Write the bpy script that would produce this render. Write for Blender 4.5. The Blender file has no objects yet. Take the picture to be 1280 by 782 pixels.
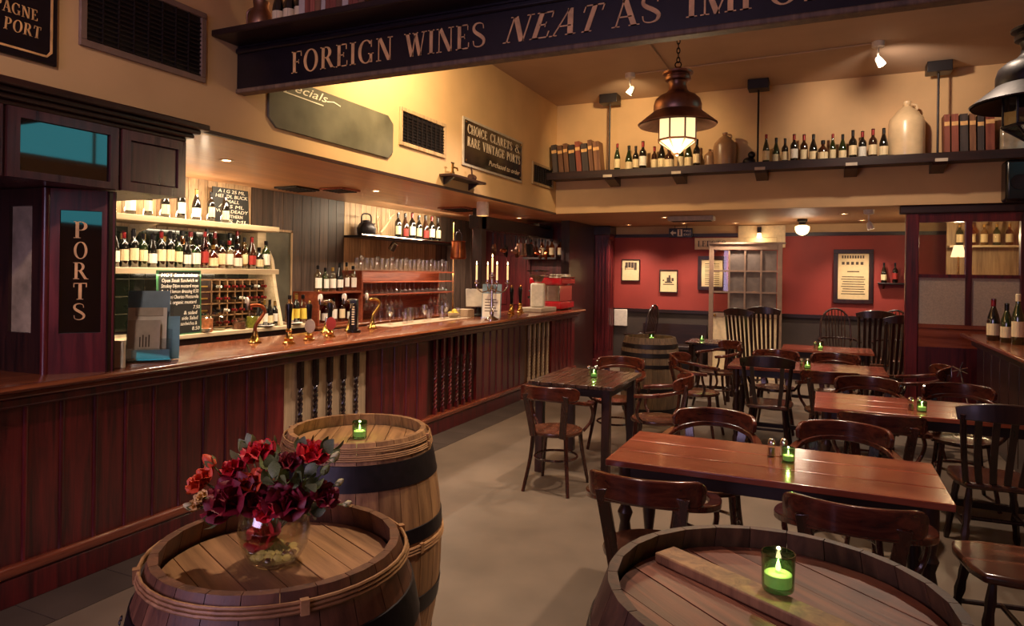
import bpy, bmesh, math, random
from mathutils import Matrix, Vector, noise
random.seed(7)
PI = math.pi
S = bpy.context.scene
C = S.collection

# ------------------------------------------------------------------ camera, world, exposure, large lights
YAW, ROLL, FPX = math.radians(24.647), math.radians(0.8), 850.0
cam = bpy.data.objects.new('camera', bpy.data.cameras.new('camera'))
C.objects.link(cam)
cam.data.sensor_width = 36.0
cam.data.lens = 36.0 * FPX / 1280.0
cam.data.shift_y = (340.6 - 391.0) / 1280.0
cam.data.clip_start = 0.05
cam.matrix_world = Matrix.Translation((0, 0, 1.65)) @ Matrix.Rotation(YAW, 4, 'Z') @ Matrix.Rotation(PI/2, 4, 'X') @ Matrix.Rotation(ROLL, 4, 'Z')
S.camera = cam

w = bpy.data.worlds.new('world'); S.world = w; w.use_nodes = True
w.node_tree.nodes['Background'].inputs[0].default_value = (0.30, 0.42, 0.50, 1)
w.node_tree.nodes['Background'].inputs[1].default_value = 0.25
S.view_settings.view_transform = 'Standard'
S.view_settings.look = 'None'
S.view_settings.gamma = 1.0
S.view_settings.use_curve_mapping = False
S.view_settings.exposure = 0.5
cy = S.cycles
cy.max_bounces = 7; cy.diffuse_bounces = 4; cy.glossy_bounces = 3
cy.transmission_bounces = 6; cy.transparent_max_bounces = 16
cy.sample_clamp_indirect = 3.0
cy.caustics_reflective = False; cy.caustics_refractive = False

WARM = (1.0, 0.78, 0.58)
def light(name, kind, loc, power, col=WARM, to=None, size=0.1, angle=None, blend=0.6, sx=None, sy=None):
    d = bpy.data.lights.new(name, kind); o = bpy.data.objects.new(name, d); C.objects.link(o)
    d.energy = power; d.color = col; o.location = loc
    if kind == 'AREA':
        d.shape = 'RECTANGLE'; d.size = sx or size; d.size_y = sy or size
    else:
        d.shadow_soft_size = size
    if kind == 'SPOT':
        d.spot_size = math.radians(angle or 80); d.spot_blend = blend
    if to is not None:
        o.rotation_euler = (Vector(to) - Vector(loc)).to_track_quat('-Z', 'Y').to_euler()
    return o

# added purple fill behind the camera, in place of dusk daylight
light('dusk_fill', 'AREA', (-2.1, -2.55, 2.2), 62, (0.82, 0.62, 1.0), to=(-1.2, 6, 1.6), sx=2.4, sy=2.2)
# warm ceiling spots of the room, with an added front fill among them
light('spot_wall', 'SPOT', (-2.55, 4.5, 3.95), 270, (1.0, .72, .38), to=(-3.6, 5.3, 2.75), size=.05, angle=135, blend=1.0)
light('spot_tables', 'SPOT', (0.25, 4.6, 3.95), 260, WARM, to=(-0.1, 3.9, .7), size=.06, angle=80)
light('spot_floor', 'SPOT', (-2.1, 4.3, 3.95), 270, (1, .82, .64), to=(-2.1, 4.6, 0), size=.06, angle=70)
light('spot_barrels', 'SPOT', (-1.3, 2.6, 3.95), 170, WARM, to=(-1.5, 1.8, .9), size=.06, angle=62)
light('fill_front', 'SPOT', (-1.2, -.4, 3.95), 150, (1, .74, .58), to=(-3.5, 2.6, 1.35), size=.08, angle=62, blend=1.0)  # added fill for the booth and leaflets; no lamp hangs here
light('spot_rear_tables', 'SPOT', (0.1, 7.4, 3.95), 240, WARM, to=(0.1, 7.2, .7), size=.06, angle=85)
light('spot_bar_front', 'SPOT', (-1.6, 6.6, 3.95), 200, WARM, to=(-3.5, 5.6, .9), size=.06, angle=70)

# ------------------------------------------------------------------ helpers
ORD = ['first','second','third','fourth','fifth','sixth','seventh','eighth','ninth','tenth','eleventh','twelfth','thirteenth','fourteenth',
       'fifteenth','sixteenth','seventeenth','eighteenth','nineteenth','twentieth','twenty-first','twenty-second','twenty-third','twenty-fourth','twenty-fifth',
       'twenty-sixth','twenty-seventh','twenty-eighth','twenty-ninth','thirtieth']
def catmull(pts, n=6):
    P = [Vector(p) for p in pts]; out = []
    for i in range(len(P) - 1):
        a = P[i-1] if i else P[0]*2 - P[1]
        b, c = P[i], P[i+1]
        d = P[i+2] if i+2 < len(P) else P[-1]*2 - P[-2]
        for k in range(n):
            t = k / n
            out.append(0.5*((2*b) + (c-a)*t + (2*a-5*b+4*c-d)*t*t + (3*b-a-3*c+d)*t**3))
    out.append(P[-1]); return out
class G:
    def __init__(s): s.v = []; s.f = []
    def _add(s, vs, fs, M=None):
        b = len(s.v)
        s.v += [tuple(M @ Vector(q)) if M else tuple(q) for q in vs]
        s.f += [tuple(b + i for i in q) for q in fs]; return s
    def box(s, x0, x1, y0, y1, z0, z1, M=None):
        return s._add([(x0,y0,z0),(x1,y0,z0),(x1,y1,z0),(x0,y1,z0),(x0,y0,z1),(x1,y0,z1),(x1,y1,z1),(x0,y1,z1)],
            [(0,3,2,1),(4,5,6,7),(0,1,5,4),(1,2,6,5),(2,3,7,6),(3,0,4,7)], M)
    def lathe(s, prof, n=16, M=None, a0=0.0, a1=2*PI, cap=True):
        full = abs(a1 - a0 - 2*PI) < 1e-6; m = n if full else n + 1; vs = []
        for r, z in prof:
            for k in range(m):
                a = a0 + (a1-a0)*k/n; vs.append((r*math.cos(a), r*math.sin(a), z))
        fs = []
        for i in range(len(prof) - 1):
            for k in range(n):
                k2 = (k+1) % m; fs.append((i*m+k, i*m+k2, (i+1)*m+k2, (i+1)*m+k))
        if full and cap:
            if prof[0][0] > 1e-5: fs.append(tuple(range(m-1, -1, -1)))
            if prof[-1][0] > 1e-5: fs.append(tuple((len(prof)-1)*m + k for k in range(m)))
        return s._add(vs, fs, M)
    def tube(s, pts, r, n=8, M=None, closed=False):
        P = [Vector(p) for p in pts]; L = len(P)
        R = r if isinstance(r, (list, tuple)) else [r]*L
        vs = []; fs = []; up = None
        for i in range(L):
            if closed: t = P[(i+1) % L] - P[i-1]
            else: t = P[min(i+1, L-1)] - P[max(i-1, 0)]
            t.normalize()
            if up is None:
                up = Vector((0,0,1)) if abs(t.z) < .9 else Vector((1,0,0))
            x = up.cross(t).normalized(); y = t.cross(x); up = y
            for k in range(n):
                a = 2*PI*k/n; q = P[i] + (x*math.cos(a) + y*math.sin(a))*R[i]; vs.append(tuple(q))
        for i in range(L if closed else L-1):
            j = (i+1) % L
            for k in range(n):
                k2 = (k+1) % n; fs.append((i*n+k, i*n+k2, j*n+k2, j*n+k))
        if not closed:
            fs.append(tuple(range(n-1, -1, -1))); fs.append(tuple((L-1)*n+k for k in range(n)))
        return s._add(vs, fs, M)
    def ribbon(s, pts, w, h, M=None, up=(0,0,1)):
        # rectangular section swept on a path, width sideways, height along up
        P = [Vector(p) for p in pts]; L = len(P); U = Vector(up); vs = []; fs = []
        W = w if isinstance(w, (list, tuple)) else [w]*L
        Hh = h if isinstance(h, (list, tuple)) else [h]*L
        for i in range(L):
            t = (P[min(i+1, L-1)] - P[max(i-1, 0)]).normalized()
            x = t.cross(U).normalized(); y = x.cross(t).normalized()
            for a, b in ((-1,-1),(1,-1),(1,1),(-1,1)):
                vs.append(tuple(P[i] + x*a*W[i]/2 + y*b*Hh[i]/2))
        for i in range(L-1):
            for k in range(4):
                k2 = (k+1) % 4; fs.append((i*4+k, i*4+k2, (i+1)*4+k2, (i+1)*4+k))
        fs.append((3,2,1,0)); fs.append(tuple((L-1)*4+k for k in range(4)))
        return s._add(vs, fs, M)
    def prism(s, poly, z0, z1, M=None):
        n = len(poly)
        vs = [(x,y,z0) for x,y in poly] + [(x,y,z1) for x,y in poly]
        fs = [tuple(range(n-1,-1,-1)), tuple(range(n, 2*n))] + [(i, (i+1)%n, n+(i+1)%n, n+i) for i in range(n)]
        return s._add(vs, fs, M)
    def ball(s, c, r, n=10, sc=(1,1,1)):
        prof = [(max(1e-6, r*math.sin(PI*i/(n//2+2))), -r*math.cos(PI*i/(n//2+2))) for i in range(n//2+3)]
        return s.lathe(prof, n, Matrix.Translation(c) @ Matrix.Diagonal((*sc,1)))
    def mesh(s, name, mat=None, smooth=True, ang=38):
        m = bpy.data.meshes.new(name); m.from_pydata(s.v, [], s.f)
        bm = bmesh.new(); bm.from_mesh(m); bmesh.ops.recalc_face_normals(bm, faces=bm.faces); bm.to_mesh(m); bm.free()
        if mat: m.materials.append(mat)
        if smooth:
            m.shade_smooth(); m.set_sharp_from_angle(angle=math.radians(ang))
        return m
    def build(s, name, mat, parent=None, smooth=True, bevel=0, ang=38):
        o = obj(name, s.mesh(name, mat, smooth, ang), parent)
        if bevel:
            b = o.modifiers.new('bevel', 'BEVEL'); b.width = bevel; b.segments = 2; b.limit_method = 'ANGLE'; b.angle_limit = math.radians(35)
        return o
def obj(name, mesh, parent=None, loc=None, rot=None):
    o = bpy.data.objects.new(name, mesh); C.objects.link(o)
    if parent is not None: o.parent = parent
    if loc is not None: o.location = loc
    if rot is not None: o.rotation_euler = rot
    return o
def tag(o, label, cat, group=None, kind=None):
    o['label'] = label
    if cat: o['category'] = cat
    if group: o['group'] = group
    if kind: o['kind'] = kind
    return o
def thing(name, label, cat, loc=(0,0,0), rz=0.0, group=None, sc=1.0):
    o = bpy.data.objects.new(name, None); C.objects.link(o); o.empty_display_size = .05
    o.location = loc; o.rotation_euler = (0,0,rz); o.scale = (sc,sc,sc)
    return tag(o, label, cat, group)
def struct(name, g, mat, label, parent=None, **k):
    o = g.build(name, mat, parent, smooth=False, **k)
    if parent is None: o['kind'] = 'structure'; o['label'] = label
    return o
def ctree(o, parent=None):
    c = o.copy(); C.objects.link(c); c.parent = parent
    for ch in list(o.children): ctree(ch, c)
    return c
def dup(root, loc, rz=0.0, label=None, group=None, sc=None):
    r = ctree(root); r.location = loc; r.rotation_euler = (0,0,rz)
    if label: r['label'] = label
    if group: r['group'] = group
    if sc: r.scale = (sc,sc,sc)
    return r
def Mx(loc=(0,0,0), rz=0, rx=0, ry=0, sc=1):
    return Matrix.Translation(loc) @ Matrix.Rotation(rz,4,'Z') @ Matrix.Rotation(ry,4,'Y') @ Matrix.Rotation(rx,4,'X') @ Matrix.Scale(sc,4)

# ------------------------------------------------------------------ materials
def srgb(r, g, b):
    f = lambda c: ((c/255)/12.92 if c/255 <= .04045 else ((c/255+.055)/1.055)**2.4)
    return (f(r), f(g), f(b), 1)
MAT = {}
def base_mat(name):
    m = bpy.data.materials.new(name); m.use_nodes = True; MAT[name] = m
    return m, m.node_tree.nodes, m.node_tree.links, m.node_tree.nodes['Principled BSDF']
def plain(name, col, rough=.5, metal=0.0, spec=.5, coat=0.0, vary=.12, nscale=18, bump=0.0, emis=None, estr=0):
    m, N, L, P = base_mat(name)
    P.inputs['Roughness'].default_value = rough; P.inputs['Metallic'].default_value = metal
    P.inputs['Specular IOR Level'].default_value = spec; P.inputs['Coat Weight'].default_value = coat
    tc = N.new('ShaderNodeTexCoord'); nz = N.new('ShaderNodeTexNoise'); nz.inputs['Scale'].default_value = nscale; nz.inputs['Detail'].default_value = 4
    L.new(tc.outputs['Object'], nz.inputs['Vector'])
    rp = N.new('ShaderNodeValToRGB'); L.new(nz.outputs['Fac'], rp.inputs['Fac'])
    rp.color_ramp.elements[0].position = .3; rp.color_ramp.elements[1].position = .7
    rp.color_ramp.elements[0].color = tuple(c*(1-vary) for c in col[:3]) + (1,)
    rp.color_ramp.elements[1].color = tuple(min(1, c*(1+vary)) for c in col[:3]) + (1,)
    L.new(rp.outputs['Color'], P.inputs['Base Color'])
    if bump:
        b = N.new('ShaderNodeBump'); b.inputs['Strength'].default_value = bump; b.inputs['Distance'].default_value = .01
        L.new(nz.outputs['Fac'], b.inputs['Height']); L.new(b.outputs['Normal'], P.inputs['Normal'])
    if emis:
        P.inputs['Emission Color'].default_value = emis; P.inputs['Emission Strength'].default_value = estr
    return m
def wood(name, c1, c2, axis='Z', scale=9, stretch=14, rough=.35, coat=0.0, bump=.15, rnd=.25, wear=None):
    m, N, L, P = base_mat(name)
    P.inputs['Coat Weight'].default_value = coat; P.inputs['Coat Roughness'].default_value = .15
    tc = N.new('ShaderNodeTexCoord'); oi = N.new('ShaderNodeObjectInfo'); mp = N.new('ShaderNodeMapping')
    off = N.new('ShaderNodeVectorMath'); off.operation = 'MULTIPLY_ADD'
    off.inputs[1].default_value = (31, 17, 23)
    comb = N.new('ShaderNodeCombineXYZ')
    for i in range(3): L.new(oi.outputs['Random'], comb.inputs[i])
    L.new(comb.outputs[0], off.inputs[0]); L.new(tc.outputs['Object'], off.inputs[2])
    sc = [scale*1.0]*3; sc['XYZ'.index(axis)] = scale/stretch
    mp.inputs['Scale'].default_value = sc; L.new(off.outputs[0], mp.inputs['Vector'])
    nz = N.new('ShaderNodeTexNoise'); nz.inputs['Scale'].default_value = 3.0; nz.inputs['Detail'].default_value = 7; nz.inputs['Roughness'].default_value = .62; nz.inputs['Distortion'].default_value = .6
    L.new(mp.outputs[0], nz.inputs['Vector'])
    rp = N.new('ShaderNodeValToRGB'); L.new(nz.outputs['Fac'], rp.inputs['Fac'])
    rp.color_ramp.elements[0].position = .32; rp.color_ramp.elements[1].position = .68
    rp.color_ramp.elements[0].color = c1; rp.color_ramp.elements[1].color = c2
    hv = N.new('ShaderNodeHueSaturation'); L.new(rp.outputs['Color'], hv.inputs['Color'])
    ma = N.new('ShaderNodeMath'); ma.operation = 'MULTIPLY_ADD'; ma.inputs[1].default_value = 2*rnd; ma.inputs[2].default_value = 1-rnd
    L.new(oi.outputs['Random'], ma.inputs[0]); L.new(ma.outputs[0], hv.inputs['Value'])
    col = hv.outputs['Color']
    if wear:
        n2 = N.new('ShaderNodeTexNoise'); n2.inputs['Scale'].default_value = wear[1]; n2.inputs['Detail'].default_value = 5
        L.new(tc.outputs['Object'], n2.inputs['Vector'])
        r2 = N.new('ShaderNodeValToRGB'); r2.color_ramp.elements[0].position = wear[2]; r2.color_ramp.elements[1].position = wear[2]+.12
        L.new(n2.outputs['Fac'], r2.inputs['Fac'])
        mx = N.new('ShaderNodeMixRGB'); mx.inputs['Color2'].default_value = wear[0]
        L.new(r2.outputs['Color'], mx.inputs['Fac']); L.new(col, mx.inputs['Color1']); col = mx.outputs['Color']
    L.new(col, P.inputs['Base Color'])
    mr = N.new('ShaderNodeMath'); mr.operation = 'MULTIPLY_ADD'; mr.inputs[1].default_value = .2; mr.inputs[2].default_value = rough-.1
    L.new(nz.outputs['Fac'], mr.inputs[0]); L.new(mr.outputs[0], P.inputs['Roughness'])
    b = N.new('ShaderNodeBump'); b.inputs['Strength'].default_value = bump; b.inputs['Distance'].default_value = .004
    L.new(nz.outputs['Fac'], b.inputs['Height']); L.new(b.outputs['Normal'], P.inputs['Normal'])
    return m
def emit(name, col, strength):
    m, N, L, P = base_mat(name)
    P.inputs['Base Color'].default_value = col
    P.inputs['Emission Color'].default_value = col; P.inputs['Emission Strength'].default_value = strength
    return m
def thin_glass(name, tint=(1,1,1,1), rough=.03, refl=.10):
    m, N, L, P = base_mat(name); N.remove(P)
    t = N.new('ShaderNodeBsdfTransparent'); t.inputs[0].default_value = tint
    g = N.new('ShaderNodeBsdfGlossy'); g.inputs['Roughness'].default_value = rough
    lw = N.new('ShaderNodeLayerWeight'); lw.inputs['Blend'].default_value = .25
    ma = N.new('ShaderNodeMath'); ma.operation = 'MULTIPLY_ADD'; ma.inputs[1].default_value = .6; ma.inputs[2].default_value = refl
    L.new(lw.outputs['Facing'], ma.inputs[0])
    mx = N.new('ShaderNodeMixShader'); L.new(ma.outputs[0], mx.inputs[0]); L.new(t.outputs[0], mx.inputs[1]); L.new(g.outputs[0], mx.inputs[2])
    L.new(mx.outputs[0], N['Material Output'].inputs[0]); return m
def rough_glass(name, tint, rough=.3):
    m, N, L, P = base_mat(name)
    P.inputs['Base Color'].default_value = tint; P.inputs['Transmission Weight'].default_value = .85; P.inputs['Roughness'].default_value = rough
    return m

# colours
wood('mahogany', srgb(46,9,14), srgb(100,25,27), 'Z', rough=.34, coat=.25)
wood('mahogany_rail', srgb(78,28,20), srgb(138,66,40), 'Y', rough=.25, coat=.5, rnd=.05)
wood('bar_top', srgb(92,42,26), srgb(150,84,50), 'Y', rough=.2, coat=.6, rnd=.05)
wood('dark_wood', srgb(24,10,10), srgb(58,26,20), 'Z', rough=.35, coat=.2)
wood('cupboard_wood', srgb(52,26,32), srgb(92,52,56), 'Z', rough=.3, coat=.3)
wood('dark_wood_x', srgb(22,10,10), srgb(46,22,18), 'X', rough=.4)
wood('dark_wood_y', srgb(26,12,12), srgb(54,26,20), 'Y', rough=.4)
wood('chair_wood', srgb(36,15,12), srgb(80,38,27), 'Z', rough=.26, coat=.4, rnd=.15)
wood('chair_wood_x', srgb(52,20,14), srgb(104,48,31), 'X', rough=.22, coat=.5, rnd=.15)
wood('chair_dark', srgb(22,9,8), srgb(48,22,17), 'Z', rough=.3, coat=.3, rnd=.1)
wood('seat_wood', srgb(50,26,19), srgb(94,54,38), 'Y', rough=.25, coat=.5, rnd=.15, scale=6)
wood('table_red', srgb(104,44,30), srgb(152,78,54), 'X', rough=.2, coat=.6, rnd=.1, scale=5)
wood('table_dark', srgb(34,20,16), srgb(78,50,36), 'Y', rough=.28, coat=.4, rnd=.2)
wood('oak', srgb(112,76,48), srgb(172,128,84), 'Z', rough=.6, rnd=.16, bump=.3)
wood('oak_head', srgb(120,82,50), srgb(180,132,86), 'Y', rough=.55, rnd=.1, bump=.25, wear=(srgb(70,46,36), 3.2, .60))
wood('oak_grey', srgb(78,60,46), srgb(124,98,74), 'Z', rough=.65, rnd=.12, bump=.3)
wood('oak_dark', srgb(74,44,30), srgb(120,76,50), 'Z', rough=.5, rnd=.14, bump=.3)
wood('oak_head_red', srgb(82,42,31), srgb(138,80,58), 'Y', rough=.45, rnd=.08, bump=.25, wear=(srgb(64,34,28), 2.6, .60))
wood('oak_black', srgb(50,30,24), srgb(92,60,44), 'Z', rough=.5, rnd=.12, bump=.3)
wood('cane', srgb(130,88,54), srgb(184,138,92), 'X', rough=.5, rnd=.1)
wood('pale_board', srgb(150,124,98), srgb(192,164,134), 'Z', rough=.6, rnd=.08)
wood('slat_grey', srgb(60,46,40), srgb(104,82,68), 'Z', rough=.55, rnd=.5)
wood('slat_pale', srgb(140,112,84), srgb(196,164,124), 'Z', rough=.55, rnd=.2)
wood('soffit_wood', srgb(176,124,84), srgb(206,156,112), 'Y', rough=.38, coat=.15, rnd=.02, scale=3, bump=.1)
wood('cream_wood', srgb(196,172,136), srgb(222,200,164), 'Y', rough=.45, rnd=.04)
wood('crate_wood', srgb(110,44,28), srgb(160,80,50), 'Y', rough=.4)
plain('plaster', srgb(206,168,122), .7, vary=.08, nscale=2.2, bump=.05)
plain('plaster_ceiling', srgb(178,150,128), .75, vary=.08, nscale=1.6, bump=.04)
plain('plaster_rear_ceiling', srgb(172,128,92), .6, vary=.08, nscale=1.6)
plain('red_paint', srgb(146,52,44), .6, vary=.13, nscale=1.8)
plain('dado_paint', srgb(64,52,46), .6, vary=.2, nscale=3)
plain('black_paint', srgb(20,14,18), .4, vary=.2)
plain('sign_black', srgb(20,12,20), .3, vary=.3)
plain('sign_glass', srgb(18,10,18), .1, vary=.3, spec=.25)
plain('iron', srgb(28,20,24), .45, metal=.4, vary=.4, nscale=30, bump=.1)
plain('floor_mat', srgb(106,91,78), .42, vary=.26, nscale=1.7, bump=.05)
plain('gold_letter', srgb(222,172,112), .45, metal=.0, vary=.25, nscale=14)
plain('white_letter', srgb(226,204,176), .6)
plain('chalk', srgb(236,226,206), .8)
plain('chalkboard', srgb(96,92,76), .55, vary=.35, nscale=3.2)
plain('chalkboard_dark', srgb(34,34,32), .5, vary=.3, nscale=5)
plain('green_edge', srgb(60,110,70), .5)
plain('green_tile', srgb(36,42,32), .12, vary=.35, nscale=6, coat=.5)
plain('grout', srgb(150,140,110), .8)
plain('cream_paint', srgb(216,194,156), .5)
plain('grey_frame', srgb(128,102,84), .5)
plain('vent_slat', srgb(30,20,20), .5, metal=.3)
plain('grille_frame_grey', srgb(120,96,84), .55)
plain('brass', srgb(200,156,84), .18, metal=1.0, vary=.1)
plain('copper', srgb(170,96,62), .28, metal=1.0, vary=.25)
plain('copper_dark', srgb(150,114,96), .38, metal=1.0, vary=.35, nscale=10)
plain('chrome', srgb(205,196,186), .12, metal=1.0, vary=.05)
plain('black_plastic', srgb(16,12,14), .25)
plain('white_plastic', srgb(226,216,204), .4)
plain('paper', srgb(220,196,150), .7, vary=.06)
plain('paper_white', srgb(232,224,210), .7, vary=.05)
plain('ink', srgb(72,56,46), .7)
plain('steel_blue', srgb(112,138,158), .4)
plain('card_grey', srgb(182,168,152), .6)
plain('card_teal', srgb(110,160,176), .4)
plain('machine_red', srgb(176,24,34), .22, coat=.5)
plain('stoneware', srgb(214,186,146), .3, vary=.15, nscale=5, coat=.3)
plain('stoneware_brown', srgb(140,104,76), .35, vary=.2, nscale=6, coat=.3)
plain('wax_glow', srgb(240,226,190), .5, emis=srgb(255,214,140), estr=.32)  # glow of the lit candle put into the wax colour
plain('wine_glass_dark', srgb(16,16,14), .06, vary=.3, coat=.8, spec=.8)
plain('wine_glass_green', srgb(30,44,20), .06, vary=.3, coat=.8, spec=.8)
plain('wine_glass_brown', srgb(50,24,12), .06, vary=.3, coat=.8, spec=.8)
plain('foil_red', srgb(130,24,26), .3, metal=.3)
plain('foil_black', srgb(20,16,18), .3, metal=.3)
plain('foil_gold', srgb(190,150,80), .3, metal=.8)
plain('label_cream', srgb(226,204,160), .6, vary=.06)
plain('label_white', srgb(230,222,206), .6, vary=.06)
plain('label_red', srgb(150,40,34), .6)
plain('label_yellow', srgb(214,186,70), .6)
plain('pasta', srgb(196,120,76), .5, vary=.4, nscale=30)
plain('olives', srgb(140,140,50), .4, vary=.45, nscale=40)
plain('beans', srgb(110,70,50), .5, vary=.5, nscale=40)
plain('leaf_green', srgb(118,126,78), .5, vary=.3)
plain('leaf_dark', srgb(88,98,62), .5, vary=.3)
plain('petal_red', srgb(206,30,44), .55, vary=.2, nscale=20)
plain('petal_dark', srgb(122,10,34), .55, vary=.3, nscale=20)
plain('petal_orange', srgb(222,84,44), .55, vary=.25, nscale=20)
plain('petal_yellow', srgb(222,178,108), .55, vary=.15, nscale=20)
plain('bud_white', srgb(206,196,140), .55, vary=.2)
plain('rubber', srgb(24,20,20), .7)
thin_glass('clear_glass', (1,1,1,1), .06, .16); thin_glass('pane_glass', (.9,.88,.84,1), .02, .05)
thin_glass('jar_glass', (.95,.94,.9,1), .05, .06)
thin_glass('acrylic', (.9,.93,.95,1), .03, .08)
thin_glass('spirit_glass', (.86,.78,.6,1), .04, .10)
thin_glass('spirit_amber', (.72,.36,.10,1), .04, .10)
thin_glass('spirit_red', (.6,.10,.10,1), .04, .10)
thin_glass('spirit_green', (.30,.5,.22,1), .04, .10)
thin_glass('votive_green', (.44,.74,.48,1), .05, .10)
thin_glass('vase_glass', (.97,.97,.93,1), .03, .10); thin_glass('water', (.98,.98,.95,1), .02, .0)
thin_glass('stem_glass', (1,1,1,1), .14, .30)
plain('screen_glass', srgb(104,92,86), .5, vary=.2, nscale=8, spec=.2)
plain('pebble_glint', srgb(236,206,130), .08, coat=1.0, vary=.2, emis=srgb(255,214,130), estr=.12)  # faint glow added to the pebbles in place of sparkle
thin_glass('hood_glass', (.7,.75,.75,1), .05, .2)
plain('seeded_glass', srgb(150,134,112), .16, vary=.35, nscale=9, bump=.6, coat=.6)
plain('obscured_glass', srgb(196,176,154), .35, vary=.15, nscale=60, bump=.3); MAT['obscured_glass'].node_tree.nodes['Principled BSDF'].inputs['Transmission Weight'].default_value = .2
plain('dark_glass', srgb(10,8,12), .03, vary=.1, coat=1.0, spec=1.0)
emit('lamp_glass', srgb(255,222,160), .95)
emit('globe_glass', srgb(255,226,170), 2.2)
emit('flame', srgb(255,224,170), 7)
emit('downlight_lens', srgb(255,226,180), 16)
emit('dusk_pane', srgb(78,172,184), 1.6)
emit('lamp_shade_lit', srgb(255,230,180), 1.2)
M_ = MAT
# ------------------------------------------------------------------ lettering (a small roman alphabet made of strokes)
TK, TN = .15, .05
def _r(x0,y0,x1,y1): return [(x0,y0),(x1,y0),(x1,y1),(x0,y1)]
def _d(xa,ya,xb,yb,w): return [(xa-w/2,ya),(xa+w/2,ya),(xb+w/2,yb),(xb-w/2,yb)]
def _stem(x,w=TK,y0=0,y1=1): return [_r(x-w/2,y0,x+w/2,y1)]
def _ser(x,y,w=.2): return [_r(x-w/2,y,x+w/2,y+.04)] if y < .5 else [_r(x-w/2,y-.04,x+w/2,y)]
def _arc(cx,cy,rx,ry,a0,a1,T=TK,t=TN,n=18):
    out = []; P = []
    for i in range(n+1):
        a = math.radians(a0 + (a1-a0)*i/n)
        P.append(((cx+rx*math.cos(a), cy+ry*math.sin(a)), (cx+(rx-T)*math.cos(a), cy+(ry-t)*math.sin(a))))
    for i in range(n): out.append([P[i][0],P[i+1][0],P[i+1][1],P[i][1]])
    return out
def _S():
    pts = [(.52,.74,.04),(.50,.90,.03),(.38,.97,.045),(.24,.97,.06),(.12,.88,.10),(.11,.72,.12),(.2,.6,.14),(.34,.5,.15),(.48,.38,.14),(.55,.25,.12),(.5,.1,.09),(.38,.03,.05),(.24,.03,.045),(.12,.1,.03),(.09,.28,.04)]
    C2 = catmull([(a,b,c) for a,b,c in pts], 3); out = []
    for i in range(len(C2)-1):
        p, q = C2[i], C2[i+1]; d = Vector((q.x-p.x, q.y-p.y)); d.normalize(); n = Vector((-d.y, d.x))
        out.append([(p.x+n.x*p.z/2,p.y+n.y*p.z/2),(p.x-n.x*p.z/2,p.y-n.y*p.z/2),(q.x-n.x*q.z/2,q.y-n.y*q.z/2),(q.x+n.x*q.z/2,q.y+n.y*q.z/2)])
    return out
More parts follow.
